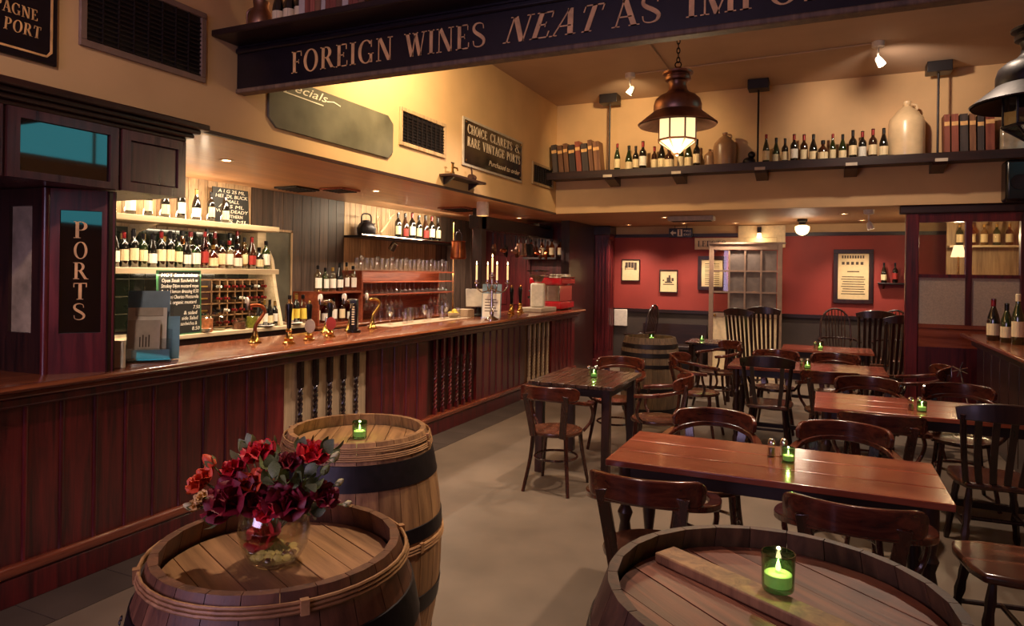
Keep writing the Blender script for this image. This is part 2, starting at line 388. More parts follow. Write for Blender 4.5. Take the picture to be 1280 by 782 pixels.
FONT = {
 'I': (_stem(.17)+_ser(.17,0,.3)+_ser(.17,1,.3), .34),
 'L': (_stem(.17)+_ser(.17,0,.3)+_ser(.17,1,.3)+[_r(.2,0,.56,TN),_r(.52,0,.56,.24)], .6),
 'F': (_stem(.17)+_ser(.17,0,.3)+_ser(.17,1,.3)+[_r(.2,.95,.56,1),_r(.52,.76,.56,1),_r(.2,.49,.42,.54),_r(.39,.42,.42,.62)], .58),
 'E': (_stem(.17)+_ser(.17,0,.3)+_ser(.17,1,.3)+[_r(.2,.95,.56,1),_r(.52,.76,.56,1),_r(.2,.49,.42,.54),_r(.39,.42,.42,.62),_r(.2,0,.6,.05),_r(.56,0,.6,.25)], .64),
 'T': (_stem(.34)+_ser(.34,0,.3)+[_r(.04,.95,.64,1),_r(.04,.74,.08,1),_r(.6,.74,.64,1)], .68),
 'H': (_stem(.17)+_stem(.63)+_ser(.17,0,.3)+_ser(.17,1,.3)+_ser(.63,0,.3)+_ser(.63,1,.3)+[_r(.2,.49,.6,.54)], .8),
 'N': (_stem(.14,TN)+_stem(.68,TN)+[_d(.18,1,.64,0,.17)]+_ser(.14,0,.24)+_ser(.68,1,.24)+_ser(.12,1,.2), .82),
 'M': (_stem(.13,TN)+_stem(.81)+[_d(.17,1,.46,0,.16),_d(.46,0,.78,1,.05)]+_ser(.13,0,.24)+_ser(.81,0,.3)+_ser(.81,1,.28)+_ser(.11,1,.2), .98),
 'A': ([_d(.08,0,.34,1,.05),_d(.62,0,.36,1,.17),_r(.17,.33,.55,.38)]+_ser(.08,0,.24)+_ser(.62,0,.32), .72),
 'V': ([_d(.12,1,.36,0,.17),_d(.62,1,.38,0,.05)]+_ser(.12,1,.32)+_ser(.62,1,.24), .74),
 'W': ([_d(.12,1,.34,0,.16),_d(.5,.9,.36,0,.05),_d(.5,1,.72,0,.16),_d(.92,1,.74,0,.05)]+_ser(.12,1,.3)+_ser(.5,1,.26)+_ser(.92,1,.24), 1.02),
 'O': (_arc(.42,.5,.38,.52,0,360,n=28), .84),
 'C': (_arc(.42,.5,.38,.52,42,318,n=22)+[_r(.66,.68,.7,.98),_r(.66,.04,.69,.26)], .76),
 'G': (_arc(.42,.5,.38,.52,42,318,n=22)+[_r(.66,.68,.7,.98),_r(.6,.02,.73,.42)]+_ser(.66,.38,.26), .84),
 'D': (_stem(.17)+_ser(.14,0,.24)+_ser(.14,1,.24)+_arc(.32,.5,.42,.5,-90,90)+[_r(.2,.95,.34,1),_r(.2,0,.34,.05)], .8),
 'P': (_stem(.17)+_ser(.17,0,.3)+_ser(.14,1,.24)+_arc(.32,.73,.28,.27,-90,90)+[_r(.2,.95,.34,1),_r(.2,.46,.34,.51)], .64),
 'R': (_stem(.17)+_ser(.17,0,.3)+_ser(.14,1,.24)+_arc(.32,.74,.27,.26,-90,90)+[_r(.2,.95,.34,1),_r(.2,.48,.34,.53),_d(.66,0,.38,.5,.16)]+_ser(.68,0,.22), .76),
 'S': (_S(), .62),
 '&': (_arc(.36,.78,.2,.22,-20,320,.06,.05)+_arc(.34,.28,.3,.29,60,330,.11,.05)+[_d(.3,.7,.72,0,.13)], .8),
 ' ': ([], .42),
}
def roman(text, width, height, name, mat, parent, M, shear=0, depth=.003, gap=.06):
    g = G(); x = 0; quads = []
    for ch in text:
        q, adv = FONT[ch]
        for p in q: quads.append([(px+x+shear*py, py) for px,py in p])
        x += adv + gap
    x -= gap
    for p in quads: g.prism([(a*width/x, b*height) for a,b in p], 0, depth, M)
    return g.build(name, mat, parent, smooth=False)
def script_text(text, height, name, mat, parent, M, width=None, shear=.2, depth=.002, spacing=1.0):
    c = bpy.data.curves.new('t', 'FONT'); c.body = text; c.size = 1; c.shear = shear; c.extrude = depth; c.space_line = spacing; c.resolution_u = 2
    o = bpy.data.objects.new('t', c); C.objects.link(o); bpy.context.view_layer.update()
    me = bpy.data.meshes.new_from_object(o.evaluated_get(bpy.context.evaluated_depsgraph_get()))
    bpy.data.objects.remove(o); xs = [v.co.x for v in me.vertices] or [0,1]
    wd = max(xs) - min(xs); sx = (width/wd) if width else height
    for v in me.vertices: v.co = M @ Vector((v.co.x*sx, v.co.y*height, v.co.z))
    me.materials.clear(); me.materials.append(mat)
    return obj(name, me, parent)
# text frames: on a wall facing +x (text runs along +y) and on a wall facing -y (text runs along +x)
def faceX(x, y, z): return Matrix(((0,0,1,x),(1,0,0,y),(0,1,0,z),(0,0,0,1)))
def faceY(x, y, z): return Matrix(((1,0,0,x),(0,0,-1,y),(0,1,0,z),(0,0,0,1)))

# ------------------------------------------------------------------ the room
XW, ZS, ZC, YB, YR = -3.5, 2.5, 4.04, 9.1, 12.0
struct("floor", G().box(-5.6,2.8,-2.7,12.2,-.1,0), M_['floor_mat'], 'worn concrete floor of the pub')
for i in range(24):  # row of thin dark slabs along the bar base
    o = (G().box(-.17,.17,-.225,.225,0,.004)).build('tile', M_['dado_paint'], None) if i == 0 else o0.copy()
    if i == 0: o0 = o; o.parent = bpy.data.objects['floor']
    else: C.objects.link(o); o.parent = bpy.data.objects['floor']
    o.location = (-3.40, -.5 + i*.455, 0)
struct('ceiling', G().box(-3.6,2.8,-2.7,9.2,ZC,ZC+.1), M_['plaster_ceiling'], 'high tan plaster ceiling')
struct('ceiling_bar', G().box(-5.6,-3.6,-2.7,9.2,ZS,ZS+.1), M_['soffit_wood'], 'low timber soffit over the bar')
struct('ceiling_rear', G().box(-5.6,2.8,9.2,12.2,ZS,ZS+.1), M_['plaster_rear_ceiling'], 'low ceiling of the rear room')
struct('wall_left', G().box(-3.6,XW,-2.7,9.1,ZS,ZC), M_['plaster'], 'cream plaster wall above the bar')
struct('wall_back_upper', G().box(-3.6,2.8,YB,9.2,ZS,ZC), M_['plaster'], 'cream plaster wall above the rear room')
struct('trim_1', G().box(-3.515,-3.488,-2.7,9.085,ZS-.012,ZS+.012), M_['dark_wood_y'], 'thin dark bead along the soffit edge')
struct('wall_bar', G().box(-5.6,-5.45,-2.7,10.7,0,ZS), M_['dado_paint'], 'dark wall behind the bar')
struct('wall_kitchen', G().box(-5.6,-3.8,10.7,10.8,0,ZS), M_['mahogany'], 'red brown panelled wall past the bar')
struct('wall_right', G().box(2.6,2.8,-2.7,12.2,0,ZC), M_['plaster'], 'cream right wall')
struct('wall_front', G().box(-5.6,2.8,-2.8,-2.7,0,ZC), M_['plaster'], 'street wall behind the camera')
wb = struct('wall_back', G().box(-3.8,2.8,YR,12.2,1.02,2.32), M_['red_paint'], 'red painted back wall')
struct('wall_back_dado', G().box(-3.8,2.8,YR,12.2,0,1.0), M_['dado_paint'], 'dark dado of the back wall')
struct('wall_back_frieze', G().box(-3.8,2.8,YR,12.2,2.36,2.5), M_['plaster'], 'cream frieze above the red wall')
struct('trim_2', G().box(-3.5,2.6,11.96,12.1,2.31,2.365), M_['dark_wood_x'], 'dark picture rail on the red wall')
struct('trim_3', G().box(-3.5,2.6,11.96,12.1,.985,1.04), M_['dark_wood_x'], 'dark dado rail on the red wall')
struct('baseboard_back', G().box(-3.5,2.6,11.97,12.05,0,.16), M_['dark_wood_x'], 'dark skirting of the red wall')
# small high window in the right wall, dusk outside
wn = struct('window_1', G().box(2.56,2.62,5.2,6.6,3.05,3.11).box(2.56,2.62,5.2,6.6,3.69,3.75).box(2.56,2.62,5.2,5.26,3.11,3.69).box(2.56,2.62,6.54,6.6,3.11,3.69).box(2.57,2.61,6.25,6.29,3.11,3.69), M_['cream_paint'], 'high window with dusk light')
obj('pane', G().box(2.59,2.6,5.26,6.25,3.11,3.69).mesh('pane', M_['dusk_pane']), wn)
obj('pane', G().box(2.59,2.6,6.29,6.54,3.11,3.69).mesh('pane', M_['dusk_pane']), wn)
wf = struct('window_2', G().box(.2,2.3,-2.70,-2.64,2.20,2.26).box(.2,2.3,-2.70,-2.64,2.60,2.66).box(.2,.26,-2.70,-2.64,2.26,2.60).box(2.24,2.3,-2.70,-2.64,2.26,2.60), M_['cream_paint'], 'street transom window with dusk light')
obj('pane', G().box(.26,2.24,-2.68,-2.67,2.26,2.60).mesh('pane', M_['dusk_pane']), wf)
# dark panelled partition closing the far end of the bar, with a fluted pillar
pt = struct('wall_partition', G().box(-3.86,-3.72,10.3,12,0,ZS), M_['dark_wood'], 'dark wood partition at the end of the bar')
pil = thing('panelled_pillar', 'tall fluted mahogany pillar beside the red wall', 'pillar', (-3.58, 11.75, 0))
G().box(-.14,.13,-.14,.2,.12,2.36).build('shaft', M_['mahogany'], pil, bevel=.006)
G().box(-.16,.15,-.16,.2,0,.14).build('plinth', M_['mahogany'], pil, bevel=.01)
G().box(-.17,.16,-.17,.2,2.34,2.495).build('capital', M_['dark_wood'], pil, bevel=.01)
fl = G().box(-.016,.016,-.012,.0,.3,2.25).mesh('flute', M_['mahogany'])
for k in range(4): obj('flute', fl, pil, (-.095+.063*k, -.14, 0))
fl2 = G().box(0,.012,-.016,.016,.3,2.25).mesh('flute', M_['mahogany'])
for k in range(3): obj('flute', fl2, pil, (.13, -.07+.08*k, 0))

# ------------------------------------------------------------------ the bar counter
bar = thing('bar_counter', 'long mahogany bar counter with plank front and polished top', 'bar counter', (0,0,0))
G().box(-4.1,-3.62,-1.6,10.2,0,1.04).build('carcass', M_['dark_wood'], bar, smooth=False)
top = G()
prof = [(-4.2,1.05),(-3.46,1.05),(-3.425,1.055),(-3.41,1.07),(-3.415,1.085),(-3.43,1.09),(-4.2,1.09)]
top.prism([(x,z) for x,z in prof], -1.6, 10.25, Matrix(((1,0,0,0),(0,0,1,0),(0,1,0,0),(0,0,0,1))))
top.build('bar_top', M_['bar_top'], bar, ang=60)
G().box(-3.63,-3.49,-1.6,10.22,1.015,1.05).build('moulding', M_['mahogany_rail'], bar, bevel=.01)
G().box(-3.63,-3.52,-1.6,10.2,.965,1.016).build('moulding', M_['mahogany'], bar, bevel=.012)
G().box(-3.63,-3.545,-1.6,10.2,0,.14).build('skirting', M_['mahogany'], bar, bevel=.008)
G().box(-3.63,-3.535,-1.6,10.2,.14,.2).build('skirting', M_['mahogany_rail'], bar, bevel=.015)
pl = G().box(-.045,.03,0,.172,0,.77).mesh('plank', M_['mahogany'])
bd = G().lathe([(.011,0),(.011,.77)], 8).mesh('bead', M_['mahogany'])
def planks(y0, y1):
    n = max(1, round((y1-y0)/.18)); st = (y1-y0)/n
    for k in range(n):
        a = obj('plank', pl, bar, (-3.6, y0+k*st, .2)); a.scale.y = (st-.008)/.172
        if k: obj('bead', bd, bar, (-3.568, y0+k*st-.003, .2))
planks(-1.5, 3.83); planks(4.84, 5.81); planks(6.85, 8.22); planks(9.19, 10.18)
def twist_mesh(mat, h=.76, r=.011):
    g = G()
    for ph in (0, PI):
        pts = []; n = 40
        for i in range(n+1):
            z = h*i/n; m = .35 < z/h+0 and True
            a = ph + 2*PI*z/.085
            amp = .011
            pts.append((amp*math.cos(a), amp*math.sin(a), z))
        g.tube(pts, r, 6)
    g.box(-.018,.018,-.018,.018,h-.2,h); g.box(-.018,.018,-.018,.018,0,.05)
    return g.mesh('twisted_baluster', mat)
tw_b = twist_mesh(M_['chair_dark']); tw_d = twist_mesh(M_['mahogany']); tw_p = twist_mesh(M_['pale_board'])
def grille(y0, y1, n, board, tw, bx=-3.6):
    st = (y1-y0)/(n+1)
    bm_ = G().box(-.03,0,0,st-.006,0,.77).mesh('back_board', board)
    for k in range(n+1): obj('back_board', bm_, bar, (bx, y0+k*st, .2))
    for k in range(n): obj('twisted_baluster', tw, bar, (-3.575, y0+(k+1)*st, .2))
grille(3.83, 4.84, 5, M_['pale_board'], tw_b)
grille(5.81, 6.85, 6, M_['dark_wood'], tw_d)
grille(8.22, 9.19, 5, M_['oak_dark'], tw_p)

# ------------------------------------------------------------------ glazed booth standing on the bar
bx_ = thing('booth_cupboard', 'dark mahogany wall cupboard with glazed door under a heavy cornice', 'cupboard', (-3.4, 0, 2.06))
G().box(-1.0,-.02,.6,2.815,0,.325).build('carcass', M_['cupboard_wood'], bx_, smooth=False)
for k,(y0,y1) in enumerate(((1.86,2.40),(2.42,2.815),(1.1,1.84))):
    d = G()
    if k == 1:
        d.box(-.03,0,y0,y0+.05,0,.325).box(-.03,0,y1-.05,y1,0,.325).box(-.03,0,y0+.05,y1-.05,0,.05).box(-.03,0,y0+.05,y1-.05,.275,.325)
    else:
        d.box(-.03,0,y0,y0+.055,0,.325).box(-.03,0,y1-.045,y1,0,.325).box(-.03,0,y0+.055,y1-.045,0,.035).box(-.03,0,y0+.055,y1-.045,.28,.325)
    dd = d.build('door', M_['cupboard_wood'], bx_, smooth=False)
    if k == 1: G().box(-.03,-.012,y0+.05,y1-.05,.05,.275).build('door_panel', M_['cupboard_wood'], dd, bevel=.008)
    else: G().box(-.025,-.015,y0+.055,y1-.045,.035,.28).build('pane', M_['dark_glass'], dd)
co = G()
for a,b,c in ((.0,.325,.35),(.03,.35,.375),(.055,.375,.40),(.09,.40,.435)):
    co.box(-1.0,a,.6,2.82+a,b,c)
co.build('cornice', M_['dark_wood_y'], bx_, bevel=.008)
bo = thing('ports_booth', 'dark mahogany booth with gold PORTS lettering standing on the bar', 'booth', (0,0,1.09))
def panel(parent, a, b, h, pane_mat, stile, rail_b, rail_t, wm):
    ax, ay = a; bx, by = b; Lg = math.hypot(bx-ax, by-ay); rz = math.atan2(by-ay, bx-ax)
    M = Mx((ax,ay,0), rz)
    g = G().box(0,stile,-.0,.04,0,h,M).box(Lg-stile,Lg,-.0,.04,0,h,M).box(stile,Lg-stile,0,.04,0,rail_b,M).box(stile,Lg-stile,0,.04,h-rail_t,h,M)
    f = g.build('panel_frame', wm, parent, smooth=False)
    G().box(stile,Lg-stile,.018,.026,rail_b,h-rail_t,M).build('pane', pane_mat, f)
    return M, Lg
Mp, Lp = panel(bo, (-3.655,2.187), (-3.464,2.428), .965, M_['dark_glass'], .06, .21, .11, M_['mahogany'])
panel(bo, (-4.02,2.16), (-3.675,2.187), .965, M_['seeded_glass'], .085, .21, .09, M_['dark_wood'])
panel(bo, (-4.45,2.13), (-4.05,2.16), .965, M_['seeded_glass'], .09, .2, .09, M_['dark_wood'])
G().box(-4.5,-3.47,2.40,2.44,0,.965).build('back_board', M_['dark_wood'], bo, smooth=False)
G().lathe([(.02,0),(.02,.965)], 10, Mx((-3.662,2.192,0))).build('corner_post', M_['mahogany'], bo)
for k, ch in enumerate('PORTS'):
    roman(ch, .068 if ch != 'S' else .06, .088, 'letter', M_['gold_letter'], bo, Mp @ Matrix(((1,0,0,Lp/2-.036),(0,0,-1,.017),(0,1,0,.71-.108*k),(0,0,0,1))))
# teal light inside top of the PORTS glass is the reflection of the dusk window

# ------------------------------------------------------------------ painted sign beam across the room
bm = thing('sign_beam', 'long black sign beam with gold lettering FOREIGN WINES NEAT AS IMPORTED', 'sign', (0,3.28,2.8))
G().box(-3.5,2.6,0,.05,.02,.30).build('board', M_['sign_black'], bm, smooth=False)
G().box(-3.5,2.6,-.015,.065,-.01,.02).build('moulding', M_['oak_grey'], bm, bevel=.008)
G().box(-3.5,2.6,-.02,.02,.245,.285).build('moulding', M_['sign_black'], bm, bevel=.012)
G().box(-3.5,2.6,-.21,.28,.30,.34).build('ledge', M_['dark_wood_x'], bm, bevel=.006)
for tx, x0, x1, sh in (('FOREIGN',-3.04,-2.28,0),('WINES',-2.20,-1.68,0),('NEAT',-1.58,-1.05,.28),('AS',-.97,-.73,0),('IMPORTED',-.615,.42,0)):
    roman(tx, x1-x0, .135, 'lettering', M_['gold_letter'], bm, faceY(x0, -.001, .072), shear=sh)

# ------------------------------------------------------------------ signs, boards and vents on the plaster wall above the bar
sg = thing('wall_sign', 'black framed sign reading PORT at the top left of the wall', 'sign', (XW,0,0))
G().box(0,.02,1.2,2.125,2.64,3.3).build('board', M_['sign_black'], sg, bevel=.004)
lg = G().box(.02,.024,1.26,2.07,2.672,2.682).box(.02,.024,2.09,2.1,2.70,3.24)
lg._add([(.02,2.065,2.672),(.02,2.075,2.672),(.02,2.1,2.7),(.02,2.09,2.706),(.024,2.065,2.672),(.024,2.075,2.672),(.024,2.1,2.7),(.024,2.09,2.706)], [(0,1,2,3),(4,5,6,7),(0,1,5,4),(1,2,6,5),(2,3,7,6),(3,0,4,7)])
lg.build('border', M_['gold_letter'], sg, smooth=False)
roman('CHAMPAGNE', .36, .053, 'lettering', M_['gold_letter'], sg, faceX(.021, 1.67, 2.834))
roman('PORT', .165, .058, 'lettering', M_['gold_letter'], sg, faceX(.021, 1.878, 2.752), shear=.1); roman('&', .045, .058, 'lettering', M_['gold_letter'], sg, faceX(.021, 1.80, 2.752))

def vent(name, label, y0, y1, z0, z1, fr, fm, dz=.022):
    v = thing(name, label, 'vent', (XW,0,0))
    G().box(0,.02,y0,y1,z0,z0+fr).box(0,.02,y0,y1,z1-fr,z1).box(0,.02,y0,y0+fr,z0+fr,z1-fr).box(0,.02,y1-fr,y1,z0+fr,z1-fr).build('frame', fm, v, bevel=.003)
    G().box(.0,.003,y0+fr,y1-fr,z0+fr,z1-fr).build('backing', M_['black_paint'], v)
    n = int((z1-z0-2*fr)/dz); me = G().box(0,.012,-(y1-y0)/2+fr,(y1-y0)/2-fr,-.004,.004).mesh('slat', M_['vent_slat'])
    for k in range(n): obj('slat', me, v, (.004,(y0+y1)/2,z0+fr+dz*(k+.5)), (0,.5,0))
    m = (y1-y0)
    for k in range(1, max(2,int(m/.09))):
        G().box(.006,.018,-.003,.003,z0+fr,z1-fr).build('divider', M_['vent_slat'], v, smooth=False).location = (0, y0+fr+(m-2*fr)*k/max(2,int(m/.09)), 0)
    return v
vent('air_vent', 'wide grey framed air vent beside the PORT sign', 2.24, 3.02, 2.79, 3.22, .035, M_['grille_frame_grey'], .026)
vent('air_vent', 'tan framed air vent between the blank chalkboard and the claret sign', 5.14, 5.955, 2.79, 3.137, .035, M_['slat_pale'], .028)
vent('air_vent', 'small air vent behind the end of the high bookshelf', 8.2, 8.95, 2.82, 3.115, .035, M_['slat_pale'], .028)
cb = thing('specials_chalkboard', 'long blank green chalkboard with Specials written at its top', 'chalkboard', (XW,0,0))
Mcb = Matrix(((0,0,1,0),(1,0,0,0),(0,1,0,0),(0,0,0,1)))
G().prism([(3.545,2.70),(3.62,2.637),(4.96,2.637),(5.03,2.70),(5.03,2.95),(4.95,3.01),(3.62,3.01),(3.545,2.95)], 0, .018, Mcb).build('board', M_['chalkboard'], cb, bevel=.004)
script_text('Specials', .09, 'chalk_writing', M_['chalk'], cb, faceX(.0185, 3.62, 2.93), width=.52, shear=.35, depth=.001)
G().ribbon([(.019,3.68,2.905),(.019,4.1,2.90)], .004, .008).ribbon([(.019,4.14,2.94),(.019,4.22,2.955),(.019,4.3,2.94)], .004, .008).build('chalk_underline', M_['chalk'], cb)
cs = thing('claret_sign', 'black glass sign reading CHOICE CLARETS and RARE VINTAGE PORTS', 'sign', (XW,0,0))
G().box(0,.018,6.3,7.85,2.78,3.30).build('frame', M_['card_grey'], cs, bevel=.006)
G().box(.018,.023,6.335,7.815,2.81,3.27).build('board', M_['sign_glass'], cs)
for t_, y_, w_ in (('CHOICE',6.39,.46),('CLARETS',6.93,.60),('&',7.61,.14)): roman(t_, w_, .1, 'lettering', M_['white_letter'], cs, faceX(.023, y_, 3.135), gap=.09)
for t_, y_, w_ in (('RARE',6.39,.29),('VINTAGE',6.75,.56),('PORTS',7.38,.39)): roman(t_, w_, .1, 'lettering', M_['white_letter'], cs, faceX(.023, y_, 3.0), gap=.09)
script_text('Purchased to order', .085, 'lettering', M_['white_letter'], cs, faceX(.023, 6.9, 2.865), width=.86, shear=.3, depth=.001)
scw = G().lathe([(.012,0),(.012,.004),(.002,.007)], 10).mesh('screw', M_['brass'])
for yy in (6.36, 7.79):
    for zz in (2.84, 3.25): obj('screw', scw, cs, (.023,yy,zz), (0,PI/2,0))
# small bracket shelf with a brass tap
bs = thing('bracket_shelf', 'small dark bracket shelf fixed below the claret sign', 'shelf', (XW,0,0))
G().box(0,.15,5.85,6.6,2.60,2.625).build('board', M_['dark_wood_y'], bs, bevel=.004)
for yy in (5.95, 6.48): G().prism([(0,2.53),(0,2.6),(.12,2.6),(.03,2.54)], yy-.012, yy+.012, Matrix(((1,0,0,0),(0,0,1,0),(0,1,0,0),(0,0,0,1)))).build('bracket', M_['dark_wood_y'], bs)
tp = thing('cask_tap', 'little brass cask tap on the small bracket shelf', 'tap', (-3.43,6.0,2.626))
G().lathe([(.022,0),(.022,.03),(.012,.04),(.012,.12)], 10).build('body', M_['brass'], tp)
G().tube([(0,-.01,.085),(0,.09,.085),(0,.1,.06)], .009).build('spout', M_['brass'], tp)
G().box(-.006,.006,-.03,.03,.12,.132).build('handle', M_['dark_wood'], tp, bevel=.003)
pg = thing('wooden_mallet', 'dark wooden mallet lying on the small bracket shelf', 'mallet', (-3.43,6.42,2.626))
G().lathe([(.03,-.05),(.034,0),(.03,.05)], 12, Mx((0,0,.034), rx=PI/2)).build('head', M_['dark_wood'], pg)
G().tube([(0,0,.05),(0,-.02,.14)], .009).build('handle', M_['dark_wood'], pg)

# ------------------------------------------------------------------ wall tiles and boards behind the bar
wbar = bpy.data.objects['wall_bar']
tl = G().box(0,.012,.004,.146,.004,.146).mesh('tile', M_['green_tile'])
for i in range(14):
    for j in range(6): obj('tile', tl, wbar, (-5.45, 3.2+.15*i, 1.1+.15*j))
G().box(-5.45,-5.444,3.2,5.3,1.1,2.0).build('grout', M_['grout'], wbar)
sp = G().box(0,.03,.003,.147,1.0,ZS).mesh('plank', M_['slat_grey']); sp2 = G().box(0,.03,.003,.107,1.0,ZS).mesh('plank', M_['slat_pale'])
for i in range(10): obj('plank', sp, wbar, (-5.45, 5.3+.15*i, 0))
for i in range(20): obj('plank', sp2, wbar, (-5.45, 6.8+.11*i, 0))
for i in range(10): obj('plank', sp, wbar, (-5.45, 9.0+.16*i, 0))
for i in range(19): obj('plank', sp2, wbar, (-5.45, 3.2+.11*i, 1.667)).scale.z = .333
# ------------------------------------------------------------------ barrels
def barrel(label, loc, H, r_end, r_mid, hoops, stave_mat, head_mat, rz=0.0, n=24, board_n=7, rec=.045):
    b = thing('barrel', label, 'barrel', loc, rz, 'upright barrels used as tables')
    R = lambda z: r_end + (r_mid-r_end)*(1-(2*z/H-1)**2)
    zs = [H*i/10 for i in range(11)]; da = PI/n*.975; vs = []; fs = []
    for z in zs:
        ro = R(z); ri = ro-.028
        if z > H-.001 or z < .001: ro -= .008
        for rr, a in ((ro,-da),(ro+.0015,0),(ro,da),(ri,da),(ri,-da)): vs.append((rr*math.cos(a), rr*math.sin(a), z))
    for i in range(10):
        for k in range(5): k2=(k+1)%5; fs.append((i*5+k,i*5+k2,(i+1)*5+k2,(i+1)*5+k))
    fs.append((4,3,2,1,0)); fs.append(tuple(50+k for k in range(5)))
    me = G()._add(vs, fs).mesh('stave', stave_mat)
    for k in range(n): obj('stave', me, b, None, (0,0,2*PI*k/n))
    rin = R(H)-.026; zt = H-rec
    for k in range(board_n):
        x0 = -rin+2*rin*k/board_n+.0015; x1 = -rin+2*rin*(k+1)/board_n-.0015
        poly = []
        m = 6
        for i in range(m+1):
            x = x0+(x1-x0)*i/m; poly.append((x, -math.sqrt(max(0, rin*rin-x*x))))
        for i in range(m,-1,-1):
            x = x0+(x1-x0)*i/m; poly.append((x, math.sqrt(max(0, rin*rin-x*x))))
        cl = [poly[0]]
        for q in poly[1:]:
            if math.dist(q, cl[-1]) > 1e-4: cl.append(q)
        if math.dist(cl[0], cl[-1]) < 1e-4: cl.pop()
        G().prism(cl, zt-.02, zt-(.001*(k%2)), None).build('head_board', head_mat, b)
    for z0, wd, kind in hoops:
        g = G()
        if kind == 'cane':
            for q in range(3):
                zz = z0+wd*(q+.5)/3
                g.tube([((R(zz)+.006)*math.cos(2*PI*i/40), (R(zz)+.006)*math.sin(2*PI*i/40), zz) for i in range(40)], wd/6, 6, closed=True)
            hp = g.build('cane_hoop', M_['cane'], b)
            wr = G().box(-.004,.011,-.009,.009,-.003,wd+.003).mesh('binding', M_['cane'])
            for q in range(4):
                a = .4+q*PI/2+z0; obj('binding', wr, hp, (R(z0)*math.cos(a), R(z0)*math.sin(a), z0), (0,0,a))
        else:
            g.lathe([(R(z0)+.001,z0),(R(z0)+.005,z0+.001),(R(z0+wd)+.005,z0+wd-.001),(R(z0+wd)+.001,z0+wd)], 48, cap=False)
            hp = g.build('iron_hoop', M_['iron'], b)
            rv = G().lathe([(.007,0),(.006,.003),(.0001,.005)], 8).mesh('rivet', M_['iron'])
            for q in range(2): obj('rivet', rv, hp, ((R(z0)+.004)*math.cos(3.9+rz*0+q*.06-rz), (R(z0)+.004)*math.sin(3.9+q*.06-rz), z0+wd/2), (0,PI/2,3.9+q*.06-rz))
    return b
HB = .95
bL = barrel('large oak barrel in front holding the vase of roses', (-1.225,1.305,0), .975, .30, .37,
    [(.935,.026,'cane'),(.79,.085,'iron'),(.62,.05,'cane'),(.30,.07,'iron'),(.03,.08,'iron')], M_['oak_dark'], M_['oak_head'], rz=1.15, rec=.055)
bM = barrel('oak barrel behind the rose barrel with cane hoops and a green candle', (-1.83,2.41,0), .97, .298, .365,
    [(.935,.022,'cane'),(.905,.022,'cane'),(.79,.10,'iron'),(.56,.06,'iron'),(.515,.035,'cane'),(.26,.07,'iron'),(.04,.07,'iron')], M_['oak'], M_['oak_head'], rz=.5, rec=.05)
bR = barrel('big dark barrel at the bottom edge with a batten across its head', (-.085,1.555,0), .99, .362, .44,
    [(.80,.09,'iron'),(.62,.06,'iron'),(.3,.07,'iron'),(.04,.08,'iron')], M_['oak_black'], M_['oak_head_red'], rz=.9, rec=.05)
bt = G().box(-.31,.31,-.035,.035,.94,.965).build('batten', M_['oak'], bR, bevel=.004); bt.rotation_euler = (0,0,-.9-.52); bt.location = (0,0,0)
bB = barrel('grey barrel far back between the bar and the small table', (-1.86,8.0,0), .92, .30, .35,
    [(.80,.05,'iron'),(.70,.05,'iron'),(.58,.04,'iron'),(.3,.05,'iron'),(.05,.06,'iron')], M_['oak_grey'], M_['oak_head'], rz=.2)

# ------------------------------------------------------------------ candles in green glass, salt and pepper
def votive_proto():
    v = thing('votive_candle', '', 'candle', (0,0,0), 0, 'green glass votive candles')
    G().lathe([(.0001,.0),(.027,0),(.029,.004),(.031,.07),(.029,.07),(.027,.008),(.0001,.006)], 20).build('glass', M_['votive_green'], v)
    c = G().lathe([(.0001,.009),(.025,.009),(.025,.03),(.022,.032),(.0001,.031)], 16).build('candle', M_['wax_glow'], v)
    G().lathe([(.0001,.034),(.004,.037),(.005,.042),(.003,.05),(.0001,.058)], 10).build('flame', M_['flame'], v)
    return v
vp = votive_proto(); first = [True]
def votive(loc, label, sc=1.0, power=.5):
    if first[0]: o = vp; o.location = loc; o['label'] = label; o.scale=(sc,)*3; first[0] = False
    else: o = dup(vp, loc, random.random()*6, label, sc=sc)
    light('candle_light', 'POINT', (loc[0],loc[1],loc[2]+.0585*sc), power, (1,.66,.28), size=.003)
    return o
votive((-1.83,2.42,.921), 'green votive candle on the barrel behind the roses', 1.05)
votive((-.083,1.60,.966), 'largest green votive candle on the barrel at the bottom edge', 1.15)
votive((-.145,3.53,.76), 'green votive candle on the nearest red table', 1.0)
votive((.606,5.28,.76), 'green votive candle on the long table by the right counter', 1.0)
votive((-1.79,5.62,.76), 'green votive candle on the dark slatted table', 1.0)
votive((-.135,7.2,.76), 'green votive candle on the middle red table', 1.05)
votive((-.03,9.2,.76), 'green votive candle on the farthest dining table', 1.1)
votive((-1.84,7.98,.875), 'green votive candle on the grey barrel far back', 1.1)
votive((-1.5,9.5,.76), 'green votive candle on the small table by the painted screen', 1.0)
def shaker(loc, label, fill):
    v = thing('shaker', label, 'shaker', loc, 0, 'glass salt and pepper shakers')
    G().lathe([(.018,0),(.02,.004),(.018,.03),(.017,.062)], 12).build('glass', M_['jar_glass'], v)
    G().lathe([(.015,.004),(.015,.04),(.0001,.041)], 10).build('filling', fill, v)
    G().lathe([(.019,.062),(.02,.07),(.016,.082),(.008,.088),(.0001,.089)], 12).build('cap', M_['chrome'], v)
    return v
for (x,y), nm in zip(((-.225,3.60),(.545,5.31),(-1.86,5.70),(-.19,7.27),(-.09,9.28)), ('nearest red table','long table by the right counter','dark slatted table','middle red table','farthest dining table')):
    shaker((x,y,.76), 'glass pepper shaker with chrome cap on the '+nm, M_['beans'])
    shaker((x+.055,y+.03,.76), 'glass salt shaker with chrome cap on the '+nm, M_['paper_white'])

